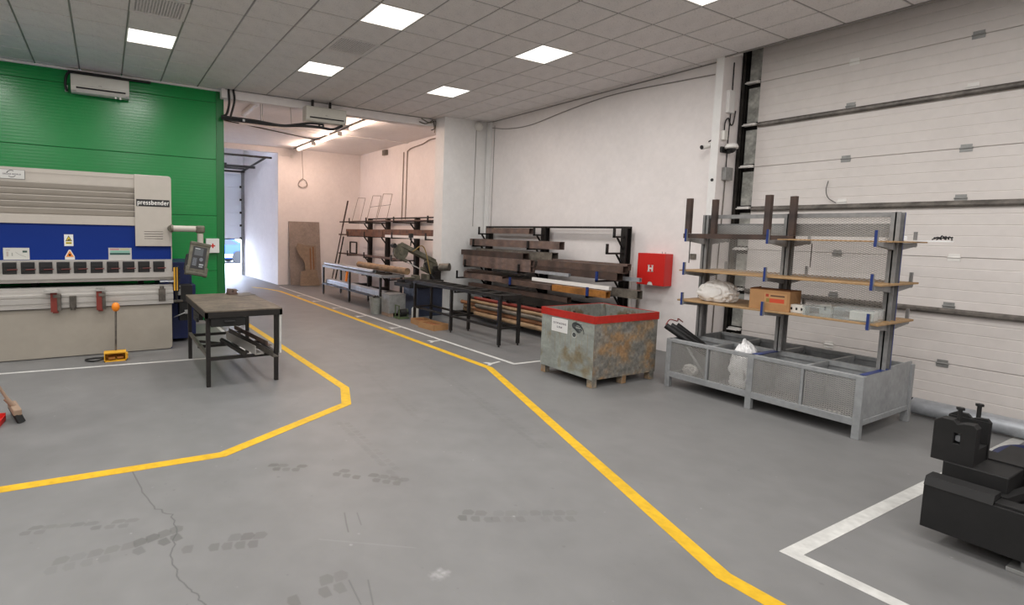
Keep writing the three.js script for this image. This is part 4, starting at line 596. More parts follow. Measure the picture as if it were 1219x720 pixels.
// ---------- silver duct and black machine at the right ----------
{ const t = thing('steel_duct', 'shiny round steel pipe lying along the foot of door', 'pipe', [7.36, 0.094, -2.13]); part('tube', pipeZ(0.085, 0.004, 0, 2.4, 28), M.alu, t); part('coupling', pipeZ(0.093, 0.008, 0.83, 0.95, 24), M.teal, t, 'teal coupling ring'); }
solo('blue_hose', tube([[5.75, 0.02, -1.05], [6.15, 0.024, -1.22], [6.45, 0.03, -1.33], [6.85, 0.035, -1.30], [7.0, 0.03, -1.1], [7.02, 0.02, -0.6]], 0.028, 50, 8), M.blueDark, 'dark blue hose curving over the white floor line', 'hose');
{
  const t = thing('roller_machine', 'black low machine frame with bolted block and raised plate', 'machine', [4.75, 0, -0.6]);
  const X = (x) => x - 4.75, Z = (z) => z + 0.6;
  part('front_plate', [RB(X(4.27), X(4.29), 0.085, 0.345, Z(-1.15), Z(0.5), 0.003, 1)], M.machineBlack, t, 'black front plate');
  part('top_ledge', [sweepZ([[X(4.265), 0.345], [X(4.29), 0.395], [X(4.40), 0.395], [X(4.40), 0.36], [X(4.29), 0.345]].reverse(), Z(-1.15), Z(-0.86)), RB(X(4.29), X(4.40), 0.33, 0.36, Z(-0.86), Z(0.5), 0.003, 1)], M.machineBlack, t);
  part('bed', [B(X(4.29), X(5.25), 0.085, 0.30, Z(-1.12), Z(-1.06)), B(X(4.29), X(5.25), 0.1, 0.14, Z(-1.12), Z(0.4)), B(X(5.2), X(5.25), 0.085, 0.33, Z(-1.12), Z(0.5))], M.machineBlack, t);
  part('carriage', [RB(X(4.47), X(4.98), 0.26, 0.46, Z(-1.13), Z(-0.85), 0.008), B(X(4.75), X(5.2), 0.42, 0.47, Z(-1.0), Z(-0.55))], M.machineBlack, t);
  const s = new THREE.Shape(); s.moveTo(-0.1, 0); s.lineTo(0.085, 0); s.lineTo(0.085, 0.235); s.lineTo(0.07, 0.255); s.lineTo(0.03, 0.252); s.lineTo(-0.0, 0.24); s.lineTo(-0.02, 0.262); s.lineTo(-0.07, 0.262); s.lineTo(-0.1, 0.24); s.closePath(); const h = new THREE.Path(); h.moveTo(-0.012, 0.12); h.lineTo(0.022, 0.12); h.lineTo(0.022, 0.19); h.lineTo(-0.012, 0.19); h.closePath(); s.holes.push(h);
  const b = part('bearing_block', [ext(s, 0.07, 0.003).rotateY(-Math.PI / 2).translate(0, 0, 0), ext(s, 0.02, 0.003).rotateY(-Math.PI / 2).translate(0.2, 0, 0), B(-0.06, 0.2, 0.0, 0.1, -0.1, 0.085), B(0.16, 0.2, 0, 0.24, -0.1, 0.085)], M.machineBlack, t, 'black bearing block with a slot');
  b.position.set(X(4.56), 0.455, Z(-1.09));
  part('slot_shaft', rod([-0.04, 0.15, 0.005], [0.15, 0.15, 0.005], 0.02, 12), M.alu, b, 'bright shaft inside the slot');
  for (const [x, z] of [[4.56, -1.10], [4.78, -1.07]]) part('bolt', [rod([X(x), 0.68, Z(z)], [X(x), 0.775, Z(z)], 0.011, 10), rod([X(x), 0.775, Z(z)], [X(x), 0.79, Z(z)], 0.02, 6)], M.blackPlastic, t);
  part('swing_arm', [bar([X(4.42), 0.34, Z(-0.86)], [X(4.95), 0.40, Z(-0.72)], 0.05, 0.04), B(X(4.9), X(5.2), 0.2, 0.9, Z(-0.78), Z(-0.3)), B(X(4.42), X(4.9), 0.3, 0.32, Z(-0.8), Z(0.2))], M.machineBlack, t);
  part('brass_bush', rod([X(4.86), 0.38, Z(-0.80)], [X(4.86), 0.45, Z(-0.80)], 0.03, 12), M.brass, t, 'brass bush');
  for (const [x, z] of [[4.36, -0.72], [5.1, -1.05], [4.36, 0.35], [5.1, 0.35]]) part('foot', [RB(X(x) - 0.07, X(x) + 0.07, 0, 0.025, Z(z) - 0.07, Z(z) + 0.07, 0.004), rod([X(x), 0.02, Z(z)], [X(x), 0.1, Z(z)], 0.03, 12)], M.galv, t);
}

// ---------- hydrant cabinet and fittings on the right wall ----------
{
  const t = thing('hydrant_cabinet', 'red fire hydrant cabinet with white letter H on wall', 'cabinet', [WX - 0.002, 1.04, -5.41]); t.scale.set(0.9, 1, 0.89);
  part('body', RB(-0.2, 0, 0, 0.5, -0.27, 0.27, 0.006), M.red, t);
  const dr = part('door', ext((() => { const s = shapeOf([[-0.268, 0.003], [-0.06, 0.003], [-0.04, 0.05], [0.0, 0.062], [0.04, 0.05], [0.06, 0.003], [0.268, 0.003], [0.268, 0.497], [-0.268, 0.497]]); return s; })(), 0.012, 0.002).rotateY(-Math.PI / 2).translate(-0.205, 0, 0), M.red, t, 'red door with letter H');
  part('finger_pull', ext([[-0.058, 0.003], [0.058, 0.003], [0.042, 0.05], [0, 0.06], [-0.042, 0.05]], 0.004).rotateY(-Math.PI / 2).translate(-0.206, 0, -0.0), M.whitePlastic, dr, 'white notch at the lower edge');
  part('letter', [B(-0.2205, -0.219, 0.19, 0.30, -0.048, -0.022), B(-0.2205, -0.219, 0.19, 0.30, 0.022, 0.048), B(-0.2205, -0.219, 0.233, 0.257, -0.03, 0.03), B(-0.2205, -0.219, 0.19, 0.206, -0.056, -0.014), B(-0.2205, -0.219, 0.19, 0.206, 0.014, 0.056), B(-0.2205, -0.219, 0.284, 0.30, -0.056, -0.014), B(-0.2205, -0.219, 0.284, 0.30, 0.014, 0.056)].map((g) => g.translate(0, 0.02, 0)), M.whiteMetal, dr, 'white letter H');
  part('seal_wire', [rod([-0.06, 0.5, 0.1], [-0.06, 0.53, 0.1], 0.006, 6), rod([-0.06, 0.5, 0.16], [-0.06, 0.525, 0.16], 0.006, 6)], M.galv, t);
  solo('water_pipe', [rod([WX - 0.05, 0, -5.72], [WX - 0.05, 1.05, -5.72], 0.022, 12)], M.greyPipe, 'thin grey water pipe below the red hydrant cabinet', 'pipe');
  solo('conduit', [rod([WX - 0.03, 0, -5.90], [WX - 0.03, 1.3, -5.90], 0.03, 12)], M.whitePlastic, 'white plastic conduit beside the red hydrant cabinet', 'conduit');
}
solo('cable_trunking', [RB(WX - 0.061, WX - 0.001, 0.0, 4.29, -9.9, -9.76, 0.004, 1)], M.pillar, 'white vertical cable trunking in the corner by pillar', 'trunking');
solo('wall_cable', [rod([WX - 0.01, 1.9, -9.70], [WX - 0.01, 4.2, -9.68], 0.006, 6)], M.cable, 'thin grey vertical cable beside the white trunking', 'cable');
solo('wall_cable', [rod([7.3, 1.95, -9.912], [7.32, 4.26, -9.912], 0.006, 6)], M.cable, 'thin grey vertical cable on the pillar side', 'cable');
solo('alarm_sounder', lathe([[0, 0], [0.09, 0], [0.1, 0.03], [0.085, 0.09], [0.05, 0.12], [0, 0.125]], 20).rotateX(Math.PI / 2), M.whitePlastic, 'round grey sounder under the ceiling on pillar', 'sounder', [7.36, 4.18, -9.92]);
solo('wall_cable', tube([[WX - 0.012, 4.17, -9.8], [WX - 0.012, 4.06, -9.2], [WX - 0.012, 4.03, -8.5], [WX - 0.012, 4.13, -7.6], [WX - 0.012, 4.2, -6.8], [WX - 0.012, 4.21, -6.2], [WX - 0.012, 4.17, -5.4], [WX - 0.012, 4.13, -4.7]], 0.009, 80, 6), M.cable, 'grey cable sagging along the wall under ceiling', 'cable');
solo('wall_socket', [RB(WX - 0.02, WX, 1.48, 1.56, -4.89, -4.80, 0.005)], M.greyPipe, 'small grey socket on wall behind grey rack', 'socket');
{ // fittings on the door reveal
  const zf = -4.49, c1 = 'fittings on the door reveal';
  solo('junction_box', RB(7.60, 7.74, 3.55, 3.86, zf, zf + 0.05, 0.008), M.pillar, 'upper white box on the column beside the door', 'junction box', [0, 0, 0], 0, c1);
  solo('junction_box', RB(7.62, 7.80, 2.62, 2.80, zf, zf + 0.06, 0.008), M.galv, 'grey box on the column below the dome camera', 'junction box', [0, 0, 0], 0, c1);
  solo('switch_box', RB(7.54, 7.63, 3.17, 3.30, zf, zf + 0.05, 0.008), M.whitePlastic, 'small white switch box above the dome camera', 'switch');
  const cam = thing('dome_camera', 'white dome camera on the column beside the door', 'camera', [7.66, 3.06, zf]);
  part('bracket', RB(-0.12, 0.1, -0.06, 0.02, 0, 0.03, 0.004), M.blackPlastic, cam); part('housing', lathe([[0, 0.06], [0.07, 0.055], [0.085, 0.02], [0.085, -0.01], [0, -0.01]], 24).translate(0.0, 0, 0.09), M.whiteMetal, cam); part('dome', new THREE.SphereGeometry(0.062, 20, 10, 0, Math.PI * 2, Math.PI / 2, Math.PI / 2).translate(0, -0.008, 0.09), M.blackPlastic, cam);
  solo('column_cable', [tube([[7.58, 3.30, zf + 0.02], [7.59, 3.42, zf + 0.02], [7.66, 3.48, zf + 0.02], [7.72, 3.40, zf + 0.02], [7.78, 3.42, zf + 0.02], [7.82, 3.6, zf + 0.02]], 0.009, 40, 6), tube([[7.72, 4.25, zf + 0.012], [7.72, 3.6, zf + 0.012], [7.70, 3.2, zf + 0.012], [7.70, 2.8, zf + 0.012]], 0.008, 30, 6)], M.blackPlastic, 'black looping cables above dome camera on the column', 'cable');
  solo('column_cable', tube([[7.70, 2.62, zf + 0.012], [7.69, 2.2, zf + 0.012], [7.66, 1.2, zf + 0.012], [7.65, 0.2, zf + 0.012]], 0.008, 30, 6), M.greyPipe, 'thin grey cable running down the column from box', 'cable');
  const bc = thing('bullet_camera', 'small white bullet camera on the column face', 'camera', [7.5, 3.12, -4.62]);
  part('mount', rod([0.16, 0, 0], [0.05, 0, 0], 0.03, 10), M.whiteMetal, bc); part('body', rod([0.1, 0.01, -0.02], [-0.04, -0.03, -0.08], 0.035, 14), M.whiteMetal, bc); part('lens', rod([-0.04, -0.03, -0.08], [-0.052, -0.034, -0.085], 0.03, 14), M.blackPlastic, bc); part('arm', tube([[0.12, 0.02, 0], [0.08, 0.07, -0.01], [0.04, 0.05, -0.04]], 0.01, 14, 6), M.blackPlastic, bc);
  solo('cable_hole', rod([7.494, 2.62, -4.545], [7.5, 2.62, -4.545], 0.022, 12), M.blackPlastic, 'dark cable hole on the column face', 'hole');
}

// ---------- wall cantilever rack and its stock ----------
function cantileverRack(label, z, posts, levels, rail, blueAt) {
  const t = thing('cantilever_rack', label, 'rack', [7.3, 0, z]), X = (x) => x - 7.3, H = rail;
  for (const pz of posts) { const zz = pz - z;
    part('post', [B(X(7.44), X(7.455), 0, H, zz - 0.055, zz + 0.055), B(X(7.555), X(7.57), 0, H, zz - 0.055, zz + 0.055), B(X(7.45), X(7.56), 0, H, zz - 0.006, zz + 0.006)], M.black, t, 'black steel I-section post');
    part('base', B(X(6.55), X(7.57), 0, 0.1, zz - 0.05, zz + 0.05), M.black, t);
    for (const [y, tip] of levels) { const blue = blueAt && blueAt(pz, y);
      const a = part('arm', B(X(tip), X(7.45), y - 0.03, y, zz - 0.02, zz + 0.02), M.black, t); part('brace', bar([X(7.45) - 0.16, y - 0.03, zz], [X(7.45), y - 0.22, zz], 0.03), M.black, a); part('stop', B(X(tip), X(tip) + 0.025, y - 0.03, y + 0.14, zz - 0.02, zz + 0.02), blue ? M.tape : M.black, a, blue ? 'blue-taped arm stop' : undefined); }
  }
  part('top_rail', B(X(7.46), X(7.54), H - 0.035, H, posts[posts.length - 1] - z - 0.05, posts[0] - z + 0.05), M.black, t);
  return t;
}
cantileverRack('black cantilever rack on the white wall beside pillar', -7.75, [-5.93, -7.8, -9.55], [[1.80, 7.2], [1.53, 7.05], [1.085, 6.84], [0.84, 6.64], [0.52, 6.6]], 1.96, (pz, y) => (pz === -5.93 && (y === 1.085 || y === 0.84)) || (pz === -7.8 && y === 0.84));
solo('blue_upright', [B(-0.012, 0.012, 0.02, 0.66, -0.04, 0.04), ...[0, 1, 2, 3, 4].map((k) => B(-0.0135, -0.012, 0.12 + k * 0.11, 0.15 + k * 0.11, -0.035, -0.005))], M.tape, 'blue upright strip with pale holes before the pipe stack', 'upright', [6.42, 0, -7.79]);
const G1 = 'steel sections stored on the black wall rack';
function section(x, y, z0, z1, w, h, mat, label, tilt = 0) { const m = solo('steel_section', hollow(w, h, 0.006, z0, z1), mat, label, 'steel section', [x, y + h / 2, 0], 0, G1); return m; }
section(7.30, 1.801, -9.32, -7.97, 0.13, 0.115, M.brown, 'short thick brown box section on the topmost rack arms');
section(7.145, 1.531, -9.70, -7.0, 0.13, 0.145, M.brown, 'long brown box section on the second rack arms');
section(7.30, 1.531, -9.88, -7.45, 0.12, 0.10, M.brownGrey, 'grey-brown box section behind the long brown one');
section(7.19, 1.3, -9.5, -7.2, 0.16, 0.17, M.greyPipe, 'large grey box section lying behind the stacked brown ones');
section(6.93, 1.086, -9.66, -7.5, 0.1, 0.115, M.brown, 'lower brown box section of the stacked pair, third arms');
section(6.93, 1.202, -9.66, -7.5, 0.1, 0.115, M.brown, 'upper brown box section of the stacked pair, third arms');
section(6.97, 1.318, -9.76, -7.74, 0.15, 0.115, M.brownDark, 'dark box section lying on top of the stacked pair');
section(7.04, 1.086, -9.6, -7.38, 0.1, 0.1, M.brownDark, 'dark box section behind the stacked brown pair');
section(7.04, 1.187, -9.6, -7.62, 0.1, 0.1, M.brownGrey, 'greyish box section behind and above the dark one');
section(7.15, 1.086, -9.5, -7.28, 0.09, 0.09, M.greyPipe, 'small grey box section ending past the brown stack');
section(7.02, 1.222, -7.40, -5.52, 0.14, 0.115, M.brownGrey, 'weathered grey-brown section on top by the hydrant side');
section(7.02, 1.10, -7.42, -5.62, 0.14, 0.12, M.brownDark, 'dark section beneath the weathered grey-brown one');
section(7.17, 1.10, -7.3, -5.36, 0.06, 0.06, M.alu, 'thin bright aluminium section poking out beside hydrant cabinet');
section(6.90, 1.09, -7.37, -6.55, 0.05, 0.05, M.alu, 'short bright section at the front of third arms');
section(7.20, 1.26, -7.3, -5.6, 0.1, 0.1, M.brown, 'brown box section at the back of the third arms');
section(6.80, 0.841, -9.42, -8.13, 0.13, 0.125, M.brown, 'short brown box section on the fourth arms by pillar');
section(6.72, 0.841, -8.05, -6.75, 0.1, 0.09, M.brownGrey, 'brown section with pale top edge on fourth arms');
section(6.72, 0.841, -6.72, -5.58, 0.1, 0.105, M.ochre, 'ochre yellow box section on the fourth arms');
section(6.86, 0.95, -7.40, -5.66, 0.055, 0.06, M.whiteMetal, 'white square tube lying above the dark sections');
section(6.86, 0.841, -8.1, -5.9, 0.12, 0.108, M.brownDark, 'dark box section under the white square tube');
section(7.0, 0.841, -9.45, -6.6, 0.13, 0.14, M.darkSteel, 'dark steel section in the middle of fourth arms');
section(7.15, 0.841, -9.3, -6.2, 0.12, 0.13, M.brownDark, 'dark brown section towards the wall, fourth arms');
section(7.12, 0.841, -6.15, -5.32, 0.13, 0.13, M.greyPipe, 'grey box section end sticking out below aluminium one');
section(6.75, 0.521, -9.4, -5.8, 0.12, 0.14, M.darkSteel, 'long dark section at the front of lowest arms');
section(6.90, 0.521, -9.2, -6.0, 0.12, 0.12, M.brownDark, 'long brown-black section behind it on lowest arms');
section(6.76, 0.665, -9.2, -6.4, 0.1, 0.09, M.brownDark, 'dark section lying on top on the lowest arms');
section(7.08, 0.521, -9.3, -5.9, 0.14, 0.16, M.darkSteel, 'black steel section near the wall on lowest arms');
for (let i = 0; i < 7; i++) { const y = 0.968 + 0.012 * i, dx = rr(-0.05, 0.06); solo('thin_bar', bar([6.72 + dx, y, -9.36 + i * 0.03], [6.80 - dx, y, -8.2 + i * 0.11], 0.03, 0.012), i % 2 ? M.brownGrey : M.darkSteel, 'thin rusty flat bar in the heap near pillar', 'flat bar', [0, 0, 0], 0, 'flat bar heap on the rack'); }
// round pipes stacked low
const PM = [M.tanPipe, M.greyPipe, M.rustPipe], pipeRows = [];
[[0.045, 4, 0.155], [0.04, 4, 0.24], [0.04, 4, 0.32], [0.033, 4, 0.393]].forEach(([r, n, y], row) => { for (let k = 0; k < n; k++) pipeRows.push([6.60 + (row % 2 ? 0.03 : 0) + k * 0.098, y, r, -9.5 + rr(0, 0.75), PM[(row * 2 + k + (k > 1 ? 1 : 0)) % 3], row]); });
pipeRows.forEach(([x, y, r, z0, m, row]) => solo('steel_pipe', pipeZ(r, 0.005, z0, -6.15, 16), m, ['round pipe in the bottom row of the floor stack', 'round pipe in the second row of the floor stack', 'round pipe in the third row of the floor stack', 'thin round pipe in the top row of the floor stack'][row], 'pipe', [x, y, 0], 0, ['bottom', 'second', 'third', 'top'][row] + ' row of the pipe stack'));
solo('steel_pipe', pipeZ(0.035, 0.004, -8.9, -6.6, 14), M.redBrown, 'red-brown thin pipe lying over the floor pipe stack', 'pipe', [6.68, 0.455, 0]);

// ---------- roller benches ----------
function bench(label, x0, x1, z0, z1, legs, top, mat, lowY) {
  const t = thing('roller_bench', label, 'bench', [(x0 + x1) / 2, 0, (z0 + z1) / 2]), w = (x1 - x0) / 2, l = (z1 - z0) / 2, zc = (z0 + z1) / 2;
  for (const s of [-1, 1]) { part('side_rail', [B(s * w - 0.025, s * w + 0.025, top - 0.06, top, -l, l)], mat, t); part('lower_rail', B(s * w - 0.018, s * w + 0.018, lowY - 0.018, lowY + 0.018, -l, l), M.black, t); }
  for (const s of [-1, 1]) part('end_rail', B(-w, w, top - 0.06, top, s * l - 0.025, s * l + 0.025), mat, t);
  for (const z of legs) for (const s of [-1, 1]) part('leg', [RB(s * w - 0.024, s * w + 0.024, 0.03, top - 0.05, z - zc - 0.024, z - zc + 0.024, 0.003, 1), rod([s * w, 0, z - zc], [s * w, 0.04, z - zc], 0.014, 8)], M.black, t);
  for (const z of legs) part('lower_cross_bar', B(-w, w, lowY - 0.016, lowY + 0.016, z - zc - 0.016, z - zc + 0.016), M.black, t);
  const n = Math.round(2 * l / 0.42); for (let k = 0; k <= n; k++) { const z = -l + 0.12 + k * (2 * l - 0.24) / n; part('roller', rod([-w + 0.02, top - 0.025, z], [w - 0.02, top - 0.025, z], 0.03, 12), M.darkSteel, t); }
  return t;
}
bench('black steel roller bench in front of the wall rack', 5.40, 5.79, -9.25, -6.5, [-6.54, -7.9, -9.2], 0.83, M.black, 0.30);
bench('long blue-grey roller bench stretching to the rear wall', 5.30, 5.82, -14.15, -10.45, [-14.1, -12.28, -10.55], 0.83, M.rackSteel, 0.31);
solo('bright_tube', pipeZ(0.045, 0.004, -14.0, -10.9, 18), M.alu, 'long bright steel tube on the roller bench edge', 'tube', [5.31, 0.876, 0]);
for (let k = 0; k < 7; k++) solo('bright_tube', hollow(0.055, 0.055, 0.004, -14.05 + 0.04 * (k % 3), -10.55 - 0.07 * (k % 4)), M.alu, 'bright square tube bundled on the lower bench shelf', 'tube', [5.375 + (k % 4) * 0.07, 0.358 + (k > 3 ? 0.06 : 0), 0], 0, 'bright tubes on the lower shelf');
for (let k = 0; k < 4; k++) solo('rusty_rod', rod([5.655 + k * 0.035, 0.345, -12.6 + k * 0.1], [5.655 + k * 0.035, 0.345, -10.5], 0.017, 10), M.brown, 'rusty rod lying behind the bright tubes on shelf', 'rod', [0, 0, 0], 0, 'rusty rods on the lower shelf');
solo('tan_roll', [rod([5.72, 0.93, -12.65], [5.78, 0.925, -10.2], 0.075, 20)], M.tanPipe, 'long tan cardboard roll lying on the roller bench', 'roll');

// ---------- band saw ----------
{
  const t = thing('band_saw', 'olive-grey horizontal band saw with raised bow on blue base', 'saw', [6.0, 0, -9.95]);
  const X = (x) => x - 6.0;
  part('base', [RB(X(5.72), X(6.36), 0, 0.62, -0.3, 0.3, 0.01)], M.navy, t, 'dark blue cabinet base');
  part('table', [RB(X(5.5), X(6.42), 0.62, 0.70, -0.34, 0.36, 0.01), B(X(5.55), X(6.35), 0.70, 0.775, 0.05, 0.34), B(X(5.55), X(5.9), 0.70, 0.76, -0.3, -0.1)], M.machineBlack, t);
  part('vise', [RB(X(5.95), X(6.02), 0.775, 0.9, 0.05, 0.3, 0.008), RB(X(5.7), X(5.78), 0.775, 0.88, 0.05, 0.3, 0.008), rod([X(5.45), 0.82, 0.2], [X(5.72), 0.82, 0.2], 0.022, 10)], M.olive, t);
  // bow, hinged on the wall side and raised towards the aisle
  const P = (s, o) => { const a = [6.36, 0.98], b = [5.34, 1.42], dx = b[0] - a[0], dy = b[1] - a[1], l = Math.hypot(dx, dy); return [X(a[0] + dx * s - dy / l * -o), a[1] + dy * s + dx / l * -o]; };
  const wheel = (s, r) => { const [x, y] = P(s, 0); return [rod([x, y, 0.0], [x, y, 0.07], r, 24), rod([x, y, 0.07], [x, y, 0.09], r * 0.35, 14)]; };
  part('wheel_guard', [...wheel(0.16, 0.17)], M.olive, t); part('wheel_guard', [...wheel(0.9, 0.17)], M.olive, t);
  const q = (s, o) => { const [x, y] = P(s, o); return [x, y, 0.03]; };
  part('bow_beam', [bar(q(0.1, 0.13), q(0.95, 0.13), 0.08, 0.1), bar(q(0.1, -0.13), q(0.35, -0.13), 0.05, 0.06), bar(q(0.7, -0.13), q(0.95, -0.13), 0.05, 0.06)], M.olive, t); part('blade', bar(q(0.3, -0.15), q(0.75, -0.15), 0.004, 0.025), M.steel, t, 'bright saw blade');
  part('motor', [rod([X(6.40), 1.03, 0.1], [X(6.52), 1.05, 0.30], 0.085, 20), rod([X(6.36), 0.98, 0.02], [X(6.40), 1.03, 0.12], 0.06, 16)], M.greyPipe, t, 'round grey motor'); part('gearbox', RB(X(6.22), X(6.42), 0.88, 1.06, -0.06, 0.12, 0.02), M.darkSteel, t);
  part('hinge_bracket', [RB(X(6.25), X(6.4), 0.70, 0.95, -0.1, 0.16, 0.01)], M.black, t); part('lift_cylinder', rod([X(6.2), 0.74, 0.2], [X(6.0), 1.14, 0.12], 0.028, 12), M.blackPlastic, t);
  part('blade_tensioner', [rod([...P(0.98, 0.05), 0.03], [...P(1.1, 0.05), 0.03], 0.02, 10), rod([...P(1.08, 0.05), -0.02], [...P(1.08, 0.05), 0.08], 0.05, 14)], M.blackPlastic, t); part('control_handle', [tube([[...P(0.75, 0.2), 0.05], [...P(0.8, 0.34), 0.06], [...P(0.86, 0.36), 0.06]], 0.014, 14, 7), RB(P(0.82, 0.4)[0] - 0.05, P(0.82, 0.4)[0] + 0.03, P(0.82, 0.4)[1] - 0.04, P(0.82, 0.4)[1] + 0.05, 0.02, 0.1, 0.01)], M.blackPlastic, t);
  part('coolant_hose', tube([[X(6.1), 0.9, 0.2], [...P(0.5, 0.3), 0.1], [...P(0.7, 0.1), 0.12]], 0.012, 24, 6), M.brass, t);
}
// around the saw
{
  const b = thing('bucket', 'pale grey plastic bucket beside the white floor line', 'bucket', [5.12, 0, -10.4]);
  part('body', lathe([[0, 0.004], [0.105, 0.004], [0.11, 0], [0.145, 0.34], [0.155, 0.345], [0.155, 0.355], [0.138, 0.355], [0.105, 0.012], [0, 0.012]], 28), M.bucket, b); part('contents', [rod([-0.05, 0.25, 0], [0.06, 0.37, 0.03], 0.05, 10), rod([0.05, 0.25, -0.04], [-0.02, 0.38, -0.05], 0.04, 10)], M.blackPlastic, b, 'dark rags'); part('handle', tube([[-0.15, 0.33, 0], [-0.11, 0.24, 0.12], [0, 0.2, 0.165], [0.11, 0.24, 0.12], [0.15, 0.33, 0]], 0.005, 20, 5), M.galv, b);
  const c = thing('metal_cabinet', 'pale grey low metal box on wooden skids under bench', 'cabinet', [5.36, 0, -10.02]);
  part('body', RB(-0.2, 0.2, 0.07, 0.46, -0.2, 0.16, 0.008), M.galv, c); part('lid', RB(-0.205, 0.205, 0.46, 0.475, -0.205, 0.165, 0.004), M.rackSteel, c); for (const x of [-0.14, 0.14]) part('skid', B(x - 0.05, x + 0.05, 0, 0.07, -0.19, 0.15), M.wood, c);
  const p = thing('coolant_pump', 'small green pump unit on the floor before saw base', 'pump', [5.33, 0, -9.62]);
  part('base', RB(-0.13, 0.13, 0, 0.03, -0.11, 0.11, 0.004), M.greenOld, p); part('frame', [rod([-0.1, 0.03, 0.08], [-0.1, 0.27, 0.08], 0.012, 8), rod([-0.1, 0.03, -0.08], [-0.1, 0.27, -0.08], 0.012, 8), rod([-0.1, 0.27, -0.1], [-0.1, 0.27, 0.1], 0.012, 8), rod([0.1, 0.03, 0.08], [0.1, 0.2, 0.08], 0.012, 8)], M.greenOld, p); part('motor', [rod([-0.06, 0.12, 0.02], [0.12, 0.12, 0.02], 0.075, 16), rod([0.12, 0.12, 0.02], [0.14, 0.12, 0.02], 0.05, 12)], M.blackPlastic, p);
  solo('gas_canister', lathe([[0, 0], [0.07, 0], [0.075, 0.02], [0.075, 0.2], [0.05, 0.24], [0.02, 0.25], [0.02, 0.27], [0, 0.27]], 18), M.whitePlastic, 'whitish canister beside the blue saw base', 'canister', [5.60, 0, -9.52]);
  const k1 = thing('cardboard_tray', 'larger open cardboard tray flattened on the floor', 'box', [5.32, 0, -8.36], 0.1, 'cardboard trays on the floor'), k2 = thing('cardboard_tray', 'smaller cardboard tray lying behind the larger one', 'box', [5.36, 0, -8.86], -0.1, 'cardboard trays on the floor');
  for (const [k, w, d, h] of [[k1, 0.17, 0.24, 0.11], [k2, 0.15, 0.18, 0.1]]) { part('base', B(-w, w, 0, 0.008, -d, d), M.card, k); part('wall', [B(-w, -w + 0.006, 0.008, h, -d, d), B(w - 0.006, w, 0.008, h, -d, d), B(-w, w, 0.008, h, -d, -d + 0.006), B(-w, w, 0.008, h, d - 0.006, d)], M.card, k); part('flap', [B(-w + 0.006, w * 0.5, h * 0.75, h * 0.75 + 0.006, -d + 0.01, d - 0.01)], M.cardDark, k); }
  solo('wood_block', RB(-0.1, 0.1, 0, 0.12, -0.07, 0.07, 0.006), M.wood, 'small wooden block on floor under the long bench', 'block', [5.28, 0, -10.75], 0.3);
}

// ---------- rear rack and the things about it ----------
cantileverRack('black cantilever rack against the warm-lit rear wall', -13.5, [-11.0, -12.75, -14.5, -15.75], [[2.05, 6.75], [1.63, 6.7], [1.02, 6.7], [0.5, 6.65]], 2.2, null);
const G2 = 'stock on the rear rack';
solo('long_rod', rod([6.86, 2.075, -16.75], [6.9, 2.075, -10.7], 0.022, 8), M.brownDark, 'long dark rod along the top of the rear rack', 'rod', [0, 0, 0], 0, G2);
solo('long_rod', rod([7.0, 2.08, -16.2], [6.96, 2.08, -11.2], 0.026, 8), M.brown, 'thicker brown rod on the top of the rear rack', 'rod', [0, 0, 0], 0, G2);
solo('long_board', B(6.76, 6.82, 1.632, 1.84, -16.0, -13.4), M.brownWarm, 'brown steel board standing on edge toward the rear wall', 'board', [0, 0, 0], 0, G2);
solo('long_board', B(6.76, 6.82, 1.632, 1.85, -13.35, -10.5), M.brownWarm, 'brown steel board standing on edge near the pillar', 'board', [0, 0, 0], 0, G2);
solo('white_sheet', [B(6.74, 6.75, 1.632, 1.70, -13.2, -10.6)], M.whiteMetal, 'thin white strip under the board near the pillar', 'strip', [0, 0, 0], 0, G2);
solo('long_rod', rod([6.88, 1.66, -16.85], [6.92, 1.66, -12.4], 0.025, 8), M.brown, 'brown rod reaching to rear wall below the top', 'rod', [0, 0, 0], 0, G2);
for (let k = 0; k < 4; k++) solo('flat_bar', bar([6.78 + k * 0.07, 1.045, -16.6 + k * 0.2], [6.80 + k * 0.07, 1.045, -12.4 - k * 0.3], 0.05, 0.04), k % 2 ? M.brownGrey : M.brown, 'brown flat bar on the third arms of rear rack', 'bar', [0, 0, 0], 0, 'flat bars on the rear rack');
for (let k = 0; k < 3; k++) solo('flat_bar', bar([6.76 + k * 0.09, 0.53, -16.4], [6.78 + k * 0.09, 0.53, -11.2], 0.06, 0.05), M.brown, 'rusty bar on the lowest arms of rear rack', 'bar', [0, 0, 0], 0, 'rusty bars low on the rear rack');
for (let k = 0; k < 3; k++) { const w = 0.33, z = [-15.7, -14.6, -13.9][k], h = [0.74, 0.76, 0.78][k]; const t = thing('wire_frame', ['rectangular wire frame leaning furthest from the pillar', 'rectangular wire frame leaning in the middle', 'rectangular wire frame with a cross wire nearest the pillar'][k], 'wire frame', [7.02, 2.105, z], 0, 'wire frames on the rear rack'); const a = [-0.05, 0, -w * 0.9], b = [0.12, h, -w * 0.7], c = [0.12, h * 0.96, w], d = [-0.05, 0, w]; part('frame', [rod(a, b, 0.008, 6), rod(b, c, 0.008, 6), rod(c, d, 0.008, 6), rod(d, a, 0.008, 6)], M.plate, t); if (k) part('cross_wire', rod([0.06, h * 0.55, -w * 0.8], [0.06, h * 0.57, w * 1.08], 0.006, 6), M.darkSteel, t); }
solo('leaning_pole', [rod([6.48, 0.0, -16.55], [6.86, 2.75, -16.1], 0.02, 10), rod([6.74, 1.9, -16.24], [6.86, 2.75, -16.1], 0.026, 10)], M.brownDark, 'dark pole leaning against the rear rack end', 'pole');
solo('leaning_pole', rod([6.5, 0.0, -16.3], [6.66, 1.6, -15.95], 0.022, 10), M.darkSteel, 'shorter dark pole leaning beside the long one', 'pole');
